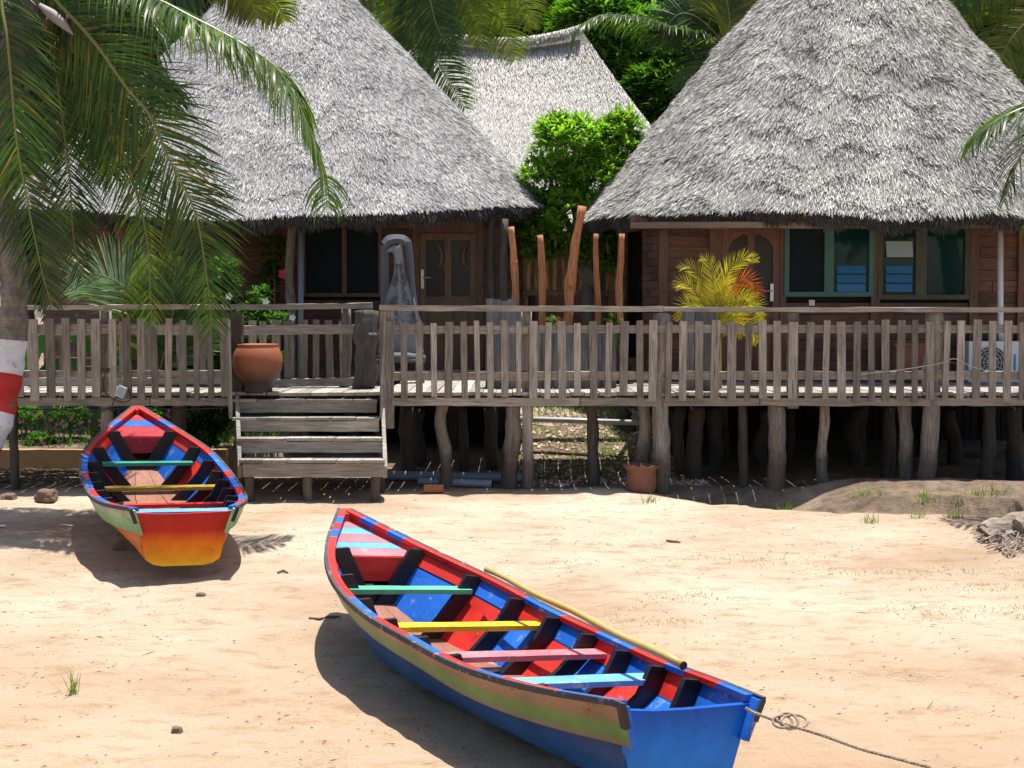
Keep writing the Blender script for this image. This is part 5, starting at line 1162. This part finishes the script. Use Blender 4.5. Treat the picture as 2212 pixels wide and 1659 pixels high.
# leafy shrub with white flowers at the left of the pot
def shrub(name, label, base, blobs, mat, ncl, ln, wd, seed, flowers=None, cat_='shrub', group=None):
    rt = root(name, label, cat_, base, group); b = Vector(base); mb = MB()
    for c, r in blobs: mb.tube([b, b.lerp(Vector(c), .6)+Vector((.02, 0, .05)), Vector(c)], [.016, .012, .006], 6)
    part('stem', mb, BARK, rt); part('foliage', leaves([c for c, r in blobs], [r for c, r in blobs], ncl, 6, ln, wd, seed, .2), mat, rt)
    if flowers:
        for (c, mt, r) in flowers:
            mb = MB(); 
            for k in range(5):
                a = k*1.2566; d = Vector((math.cos(a), 0, math.sin(a))); s = Vector((-math.sin(a), 0, math.cos(a)))
                mb.add([c, c+d*r*.6-s*r*.38+Vector((0, -.01, 0)), c+d*r+Vector((0, -.02, 0)), c+d*r*.6+s*r*.38+Vector((0, -.01, 0))], [(0, 1, 2, 3)])
            part('flower', mb, mt, rt)
    return rt
shrub('flowering_shrub', 'leafy shrub with white flowers behind the terracotta pot', tuple(P(560, 850, 16.9)), [B(545, 690, 16.8, 30, 30), B(590, 690, 16.8, 35, 14), B(560, 640, 16.9, 22, 22), B(520, 720, 16.9, 25, 30), B(560, 740, 16.9, 40, 25), B(575, 780, 16.9, 40, 25)], SHRUB, 330, .075, .035, 7, [(P(632, 686, 16.6), WHITEP, .045), (P(575, 652, 16.6), WHITEP, .05), (P(495, 640, 16.6), WHITEP, .05)])
shrub('hibiscus', 'dark climbing hibiscus with a red flower against the left house wall', tuple(P(590, 800, 19.0)), [B(590, 540, 19.1, 28, 30), B(580, 600, 19.1, 25, 40), B(575, 670, 19.1, 25, 40)], FOLD, 160, .09, .04, 8, [(P(612, 592, 18.9), REDP, .075)])
shrub('bush', 'bright yellow-green bush behind the left railing under the palm fronds', tuple(P(430, 850, 17.6)), [B(400, 700, 17.5, 60, 45), B(470, 680, 17.5, 45, 55), B(350, 760, 17.5, 50, 45), B(440, 780, 17.5, 60, 40), B(480, 600, 17.6, 30, 50)], SHRUB, 900, .13, .045, 9)
shrub('bush', 'dark leafy bush beneath the walkway right of the orange boat bow', tuple(P(450, 985, 16.2)), [B(430, 935, 16.1, 45, 35), B(465, 905, 16.1, 30, 30), B(400, 960, 16.2, 25, 18)], FOLD, 420, .09, .04, 10)
for k, (u, v, r) in enumerate(((90, 955, 34), (150, 900, 45), (55, 900, 40), (330, 905, 40), (230, 925, 30))):
    Y = 17.0+.25*(k % 3); bb_ = P(u, v+r*.7, Y); fl_ = [(P(u+random.uniform(-r, r), v+random.uniform(-r, r)*.6, Y-.3), PINK, .024) for _ in range(7)]
    shrub('periwinkle', ['low pink periwinkle clump nearest the kerb wall at left', 'wide periwinkle clump with pink flowers left of the big pile', 'periwinkle clump at the far left edge under the walkway', 'periwinkle clump behind the bow of the orange boat', 'small periwinkle clump just left of the orange boat bow'][k], (bb_.x, Y, gz(bb_.x, Y)), [B(u, v, Y, r, r*.55)], SHRUB, 200, .055, .025, 20+k, fl_, 'flower', 'pink periwinkles in the garden bed')
shrub('potted_plant', 'small plant with orange-red bloom between the orange poles', tuple(P(1190, 730, 16.3)), [B(1195, 700, 16.3, 14, 14)], SHRUB, 26, .06, .022, 31, [(P(1206, 690, 16.2), ORP, .04)], 'plant')
shrub('potted_plant', 'narrow upright green plant right of the orange poles', tuple(P(1325, 800, 16.4)), [B(1328, 720, 16.4, 8, 45)], SHRUB, 26, .11, .025, 32, None, 'plant')
# low kerb wall and garden
mb = MB(); a0, a1 = P(-80, 990, 16.4).x, P(492, 990, 16.4).x; mb.board((a0, 16.4, .09), (a1, 16.4, .09), .34, .14, (0, 0, 1), 20, .004)
tag(part('kerb_wall', mb, CONC), 'low ochre plastered kerb wall holding the garden bed at left', 'wall')
# grass as stuff
def grass(name, n, fn, h, w_, seed, mat, label):
    rg = np.random.default_rng(seed); pts = []
    while len(pts) < n:
        q = fn(rg)
        if q is not None: pts.append((q[0], q[1], gz(q[0], q[1])))
    p = np.array(pts); m = len(p); a = rg.uniform(0, 6.28, m); s = np.stack([np.cos(a), np.sin(a), 0*a], 1); H = h*rg.uniform(.4, 1.3, m)[:, None]; ln = rg.normal(0, .5, (m, 3)); ln[:, 2] = 1
    d = ln/np.linalg.norm(ln, axis=1)[:, None]; W = w_*rg.uniform(.6, 1.3, m)[:, None]
    q = QB(); q.strips([(p-s*W/2, p+s*W/2), (p+d*H*.6-s*W*.4, p+d*H*.6+s*W*.4), (p+d*H+ln*H*.1-s*W*.05, p+d*H+ln*H*.1+s*W*.05)]); o = part(name, q, mat); tag(o, label, 'grass', None, 'stuff'); return o
def fbank(rg):
    x, y = rg.uniform(0, 2.0), rg.uniform(15.9, 20); return (x, y) if rg.random() < .25+.9*max(0, mnoise.noise(Vector((x*2, y*2, 1)))+.1) else None
grass('bank_grass', 2600, fbank, .07, .012, 1, GRASS, 'thin grass on the pebbly bank seen under the walkway')
grass('garden_grass', 3500, lambda rg: (rg.uniform(-8, -2.9), rg.uniform(16.6, 19.5)), .11, .014, 2, SHRUB, 'green grass in the garden bed behind the kerb wall')
def fsand(rg):
    x = rg.uniform(-1, 5.5); y = rg.uniform(9.4, 12.2); v = mnoise.noise(Vector((x*.7, y*2.4, 4)))+.3*mnoise.noise(Vector((x*3, y*5, 4)))
    return (x, y) if v > .16+.12*abs(x-2.8)/3 else None
grass('sand_grass', 1900, fsand, .014, .007, 3, leafm('sprout', (.2,.27,.05), (.4,.42,.12), .2, .6), 'sparse yellow-green sprouts on the sand to the right')
TUF = []
for u, v, s in ((1405, 1085, 9), (1690, 1105, 16), (1590, 1097, 7), (1865, 1070, 14), (1905, 1070, 6), (2003, 1080, 15), (2150, 1068, 22), (2110, 1070, 12), (2070, 1085, 8), (1700, 1100, 10), (1880, 1130, 10), (2060, 1120, 12), (1980, 1120, 8), (930, 1048, 6), (1560, 1095, 5)):
    g_ = G(u, v); TUF.append((g_.x, g_.y, s))
def ftuf(rg):
    x, y, s = TUF[rg.integers(len(TUF))]
    if rg.random() > s/22: return None
    return x+rg.normal(0, .012+.003*s), y+rg.normal(0, .03)
grass('grass_tufts', 420, ftuf, .085, .008, 4, GRASS, 'small green grass tufts on the sand edge below the houses')
g_ = G(157, 1500)
def fwd_(rg): return g_.x+rg.normal(0, .02), g_.y+rg.normal(0, .02)
o = grass('weed', 26, fwd_, .12, .007, 6, GRASS, 'lone spindly green weed on the sand at lower left'); del o['kind']; o['category'] = 'weed'
# twigs and debris, pebbles
rg = random.Random(4); mb = MB()
for k in range(3600):
    y = 6.4+8*rg.random()**1.2; x = rg.uniform(-5.2, 5.6)*(y/12+.25)
    if mnoise.noise(Vector((x*.9, y*1.6, 2))) < rg.uniform(-.5, .35): continue
    L = rg.uniform(.008, .035)*(3 if rg.random() < .05 else 1); a = rg.gauss(0, .7); z = gz(x, y)+.004; d = Vector((math.cos(a), math.sin(a), rg.uniform(-.05, .25)))*L; w_ = rg.uniform(.001, .0028)
    c = Vector((x, y, z)); s = Vector((-math.sin(a), math.cos(a), 0))*w_; mb.add([c-s, c+s, c+d+s*.5, c+d-s*.5, c+d*.5+Vector((0, 0, w_*2.0))], [(0, 1, 4), (1, 2, 4), (2, 3, 4), (3, 0, 4)])
o = part('twig_litter', mb, wood('twig', (.05,.032,.02), (.22,.13,.07), 'x', .5)); tag(o, 'dark twigs and dry leaf bits scattered over the sand', 'litter', None, 'stuff')
mb = MB(); q = []
for k in range(2600):
    x, y = rg.uniform(-.1, 2.2), 15.3+4.5*rg.random(); r = rg.uniform(.012, .04); z = gz(x, y)
    a = rg.uniform(0, 6); mb.add([(x+r*math.cos(a+j*1.57)*rg.uniform(.7, 1.3), y+r*math.sin(a+j*1.57)*rg.uniform(.7, 1.3), z) for j in range(4)]+[(x, y, z+r*.8)], [(0, 1, 4), (1, 2, 4), (2, 3, 4), (3, 0, 4)])
m_, n_, b_ = newmat('pebble_mix'); setc(n_, b_, ramp(n_, rnd_node(n_), [(0, (.2,.13,.085)), (.5, (.42,.31,.22)), (1, (.6,.5,.4))])); b_.inputs['Roughness'].default_value = .9
o = part('pebbles', mb, m_); tag(o, 'brown pebbles and rubble covering the bank under the walkway', 'pebbles', None, 'stuff')
# brushwood at left
mb = MB()
for k in range(260):
    p = G(rg.uniform(-20, 190), rg.uniform(1002, 1048)); a = rg.gauss(0, .35); L = rg.uniform(.1, .45); d = Vector((math.cos(a), math.sin(a)*.7, rg.uniform(-.1, .25)))*L; p.z += rg.uniform(.005, .09)
    mb.tube([p-d*.5, p+Vector((0, 0, .02)), p+d*.5], [.006, .005, .002], 4)
o = part('brushwood', mb, wood('dry_brush', (.08,.055,.035), (.3,.2,.12), 'x', .4)); tag(o, 'heap of dry brushwood and roots along the kerb wall at left', 'brushwood', None, 'stuff')
for (pts, lab) in ((([(668, 1339), (690, 1341), (702, 1338)]), 'dark broken stick on the sand right of the orange boat'), ([(703, 1337), (720, 1336), (735, 1335)], 'pale stick end lying in line with the dark stick'), ([(600, 1240), (612, 1236), (622, 1240)], 'short curled twig on the sand between the boats') , ([(1440, 1170), (1453, 1172), (1470, 1174)], 'dry grey twig on the sand right of the blue boat bow')):
    mb = MB(); mb.tube([G(u, v)+Vector((0, 0, .012)) for u, v in pts], [.009, .011, .006], 7); tag(part('stick', mb, wood('stick', (.08,.05,.03), (.25,.16,.1), 'x', .3)), lab, 'stick')
# brick
p = P(937, 1052, 14.75); mb = MB(); mb.board((p.x-.105, 14.75, gz(p.x, 14.75)+.045), (p.x+.105, 14.75, gz(p.x, 14.75)+.045), .065, .1, (0, 0, 1), 4, .004); mb.board((p.x-.1, 14.75, gz(p.x, 14.75)+.082), (p.x+.1, 14.75, gz(p.x, 14.75)+.082), .008, .09, (0, 0, 1), 6, .003, 1)
tag(part('brick', mb, [BRICKM, CONC]), 'single red brick topped with mortar on the sand in front of the grey pipes', 'brick')
# pipes
def pipe(a, b, r, lab, mat=PVC, hole=True):
    mb = MB(); mb.tube([a, a.lerp(b, .5), b], r, 18, 0, False); d = (b-a).normalized(); mb.tube([a, b], r*.86, 18, 1, False); 
    tag(part('drain_pipe', mb, [mat, BLACKP], smooth=True), lab, 'pipe', 'grey plastic pipes lying under the walkway')
def pg(u, v, Y, r): q = P(u, v, Y); q.z = gz(q.x, Y)+r; return q
pipe(pg(835, 1040, 15.9, .06), pg(1140, 1040, 15.75, .06), .055, 'longest grey pipe, lying at the back under the walkway')
pipe(pg(905, 1040, 15.4, .05), pg(1064, 1050, 15.15, .045), .045, 'front grey pipe with its open end facing out')
a, b = P(1096, 904, 16.9), P(1402, 914, 16.7); mb = MB(); mb.tube([a, b], .034, 14); 
for xx, zz in ((a.x+.06, 0), (b.x-.05, 0)): mb.tube([(xx, 16.85, .4), (xx, 16.83, .62)], .03, 8)
tag(part('drain_pipe', mb, WHITE if False else plain('pale_pipe', (.45,.47,.46), .4), smooth=True), 'pale grey pipe running level above the pebble bank', 'pipe', 'grey plastic pipes lying under the walkway')
# stump with roots at right
p = P(2168, 1160, 12.3); sr = root('tree_stump', 'weathered grey tree stump lying on its roots at the right edge', 'stump', (p.x+.05, 12.3, gz(p.x, 12.3)))
mb = MB(); zz = gz(p.x, 12.3)
a_ = P(2118, 1146, 12.2); b_2 = P(2330, 1128, 12.6); 
for (dx, dy, dz, r0, r1, sd_) in ((0, 0, 0, .085, .13, 8), (.12, -.12, -.06, .06, .1, 9), (.1, .12, .03, .06, .09, 10), (.3, -.05, .08, .05, .1, 11)):
    i0 = mb.n; mb.log((a_.x+dx, 12.15+dy, a_.z-.03+dz), (b_2.x, 12.6+dy, zz+.15+dz), r0, r1, .05, 26, 26, 2, seed=sd_)
    for q in range(i0, mb.n): v_ = Vector(mb.v[q]); nn_ = mnoise.noise(v_*9)*.03+mnoise.noise(Vector((v_.x*3, v_.y*26, v_.z*26)))*.035; mb.v[q] = (v_.x+mnoise.noise(v_*14)*.03*(3 if v_.x < a_.x+.06 else 1), v_.y+nn_, v_.z+nn_)
part('log', mb, wood('stump_wood', (.19,.145,.11), (.5,.4,.31), 'x', .2, (.02,.015,.01), .9, .9), sr)
mb = MB()
for k in range(170):
    x = p.x+rg.uniform(-.25, 1.0); y = 11.9+rg.uniform(-.35, .4); z = gz(x, y)+rg.uniform(.0, .07); a = rg.gauss(.5, .5); L = rg.uniform(.08, .3); d = Vector((math.cos(a), math.sin(a), .3*math.sin(a)))*L
    mb.tube([Vector((x, y, z))-d*.5, Vector((x, y, z+.02)), Vector((x, y, z))+d*.5], [.008, .007, .003], 4)
part('roots', mb, wood('root_fibre', (.17,.13,.1), (.46,.37,.29), 'x', .4), sr)
# floodlight and cable on left post
fp = root('floodlight', 'small floodlight with tangled black cable fixed to the log post left of the boat bow', 'lamp', tuple(P(258, 850, 14.85)))
mb = MB(); c = P(262, 846, 14.82); mb.box(c, (.09, .05, .12), Matrix.Rotation(.4, 3, 'Y')); part('lamp_body', mb, WHITE, fp)
mb = MB(); mb.box(c+Vector((0, -.028, 0)), (.07, .006, .1), Matrix.Rotation(.4, 3, 'Y')); part('lamp_glass', mb, GLASSW, fp)
mb = MB(); mb.tube(cat(F([(228, 805), (222, 830), (235, 855), (262, 868), (282, 862), (275, 840), (255, 850), (240, 880)], 14.85), 6), .006, 6); mb.box(P(228, 800, 14.9), (.07, .05, .05)); part('cable', mb, BLACKP, fp)
mb = MB(); mb.tube(cat(F([(-40, 880), (60, 884), (140, 886), (230, 884), (300, 878), (380, 884), (490, 880)], 15.0), 8), .008, 6); mb.tube(cat(F([(-40, 889), (80, 884), (200, 890), (260, 884)], 15.02), 8), .006, 6)
tag(part('cable', mb, BLACKP), 'thick black cable sagging under the left walkway edge', 'cable')
mb = MB(); mb.tube(cat(F([(846, 803, 15.0), (1000, 801, 15.0), (1150, 803, 15.0), (1300, 802, 15.0), (1440, 805, 15.0), (1600, 802, 15.0), (1800, 806, 15.0), (1940, 800, 15.0), (2050, 782, 15.0), (2120, 806, 15.0), (2290, 804, 15.0)], 15), 8), .005, 5)
tag(part('cable', mb, BLACKP), 'thin cable strung along the lower rail of the right railing', 'cable')
mb = MB(); mb.tube(cat(F([(1860, 808, 14.9), (1950, 798, 14.9), (2030, 785, 14.9), (2062, 775, 14.9), (2100, 792, 14.9), (2150, 804, 14.9)], 14.9), 8), .0045, 5)
tag(part('cord', mb, plain('white_cord', (.5,.5,.46), .7)), 'white cord tied round the right log post', 'cord')
mb = MB(); c = G(4, 1140); mb.board(c+Vector((-.1, 0, .01)), c+Vector((.03, 0, .02)), .05, .012, (0, 1, 0), 3, .006); tag(part('paper_scrap', mb, WHITE), 'scrap of white litter on the sand at the left edge', 'litter')
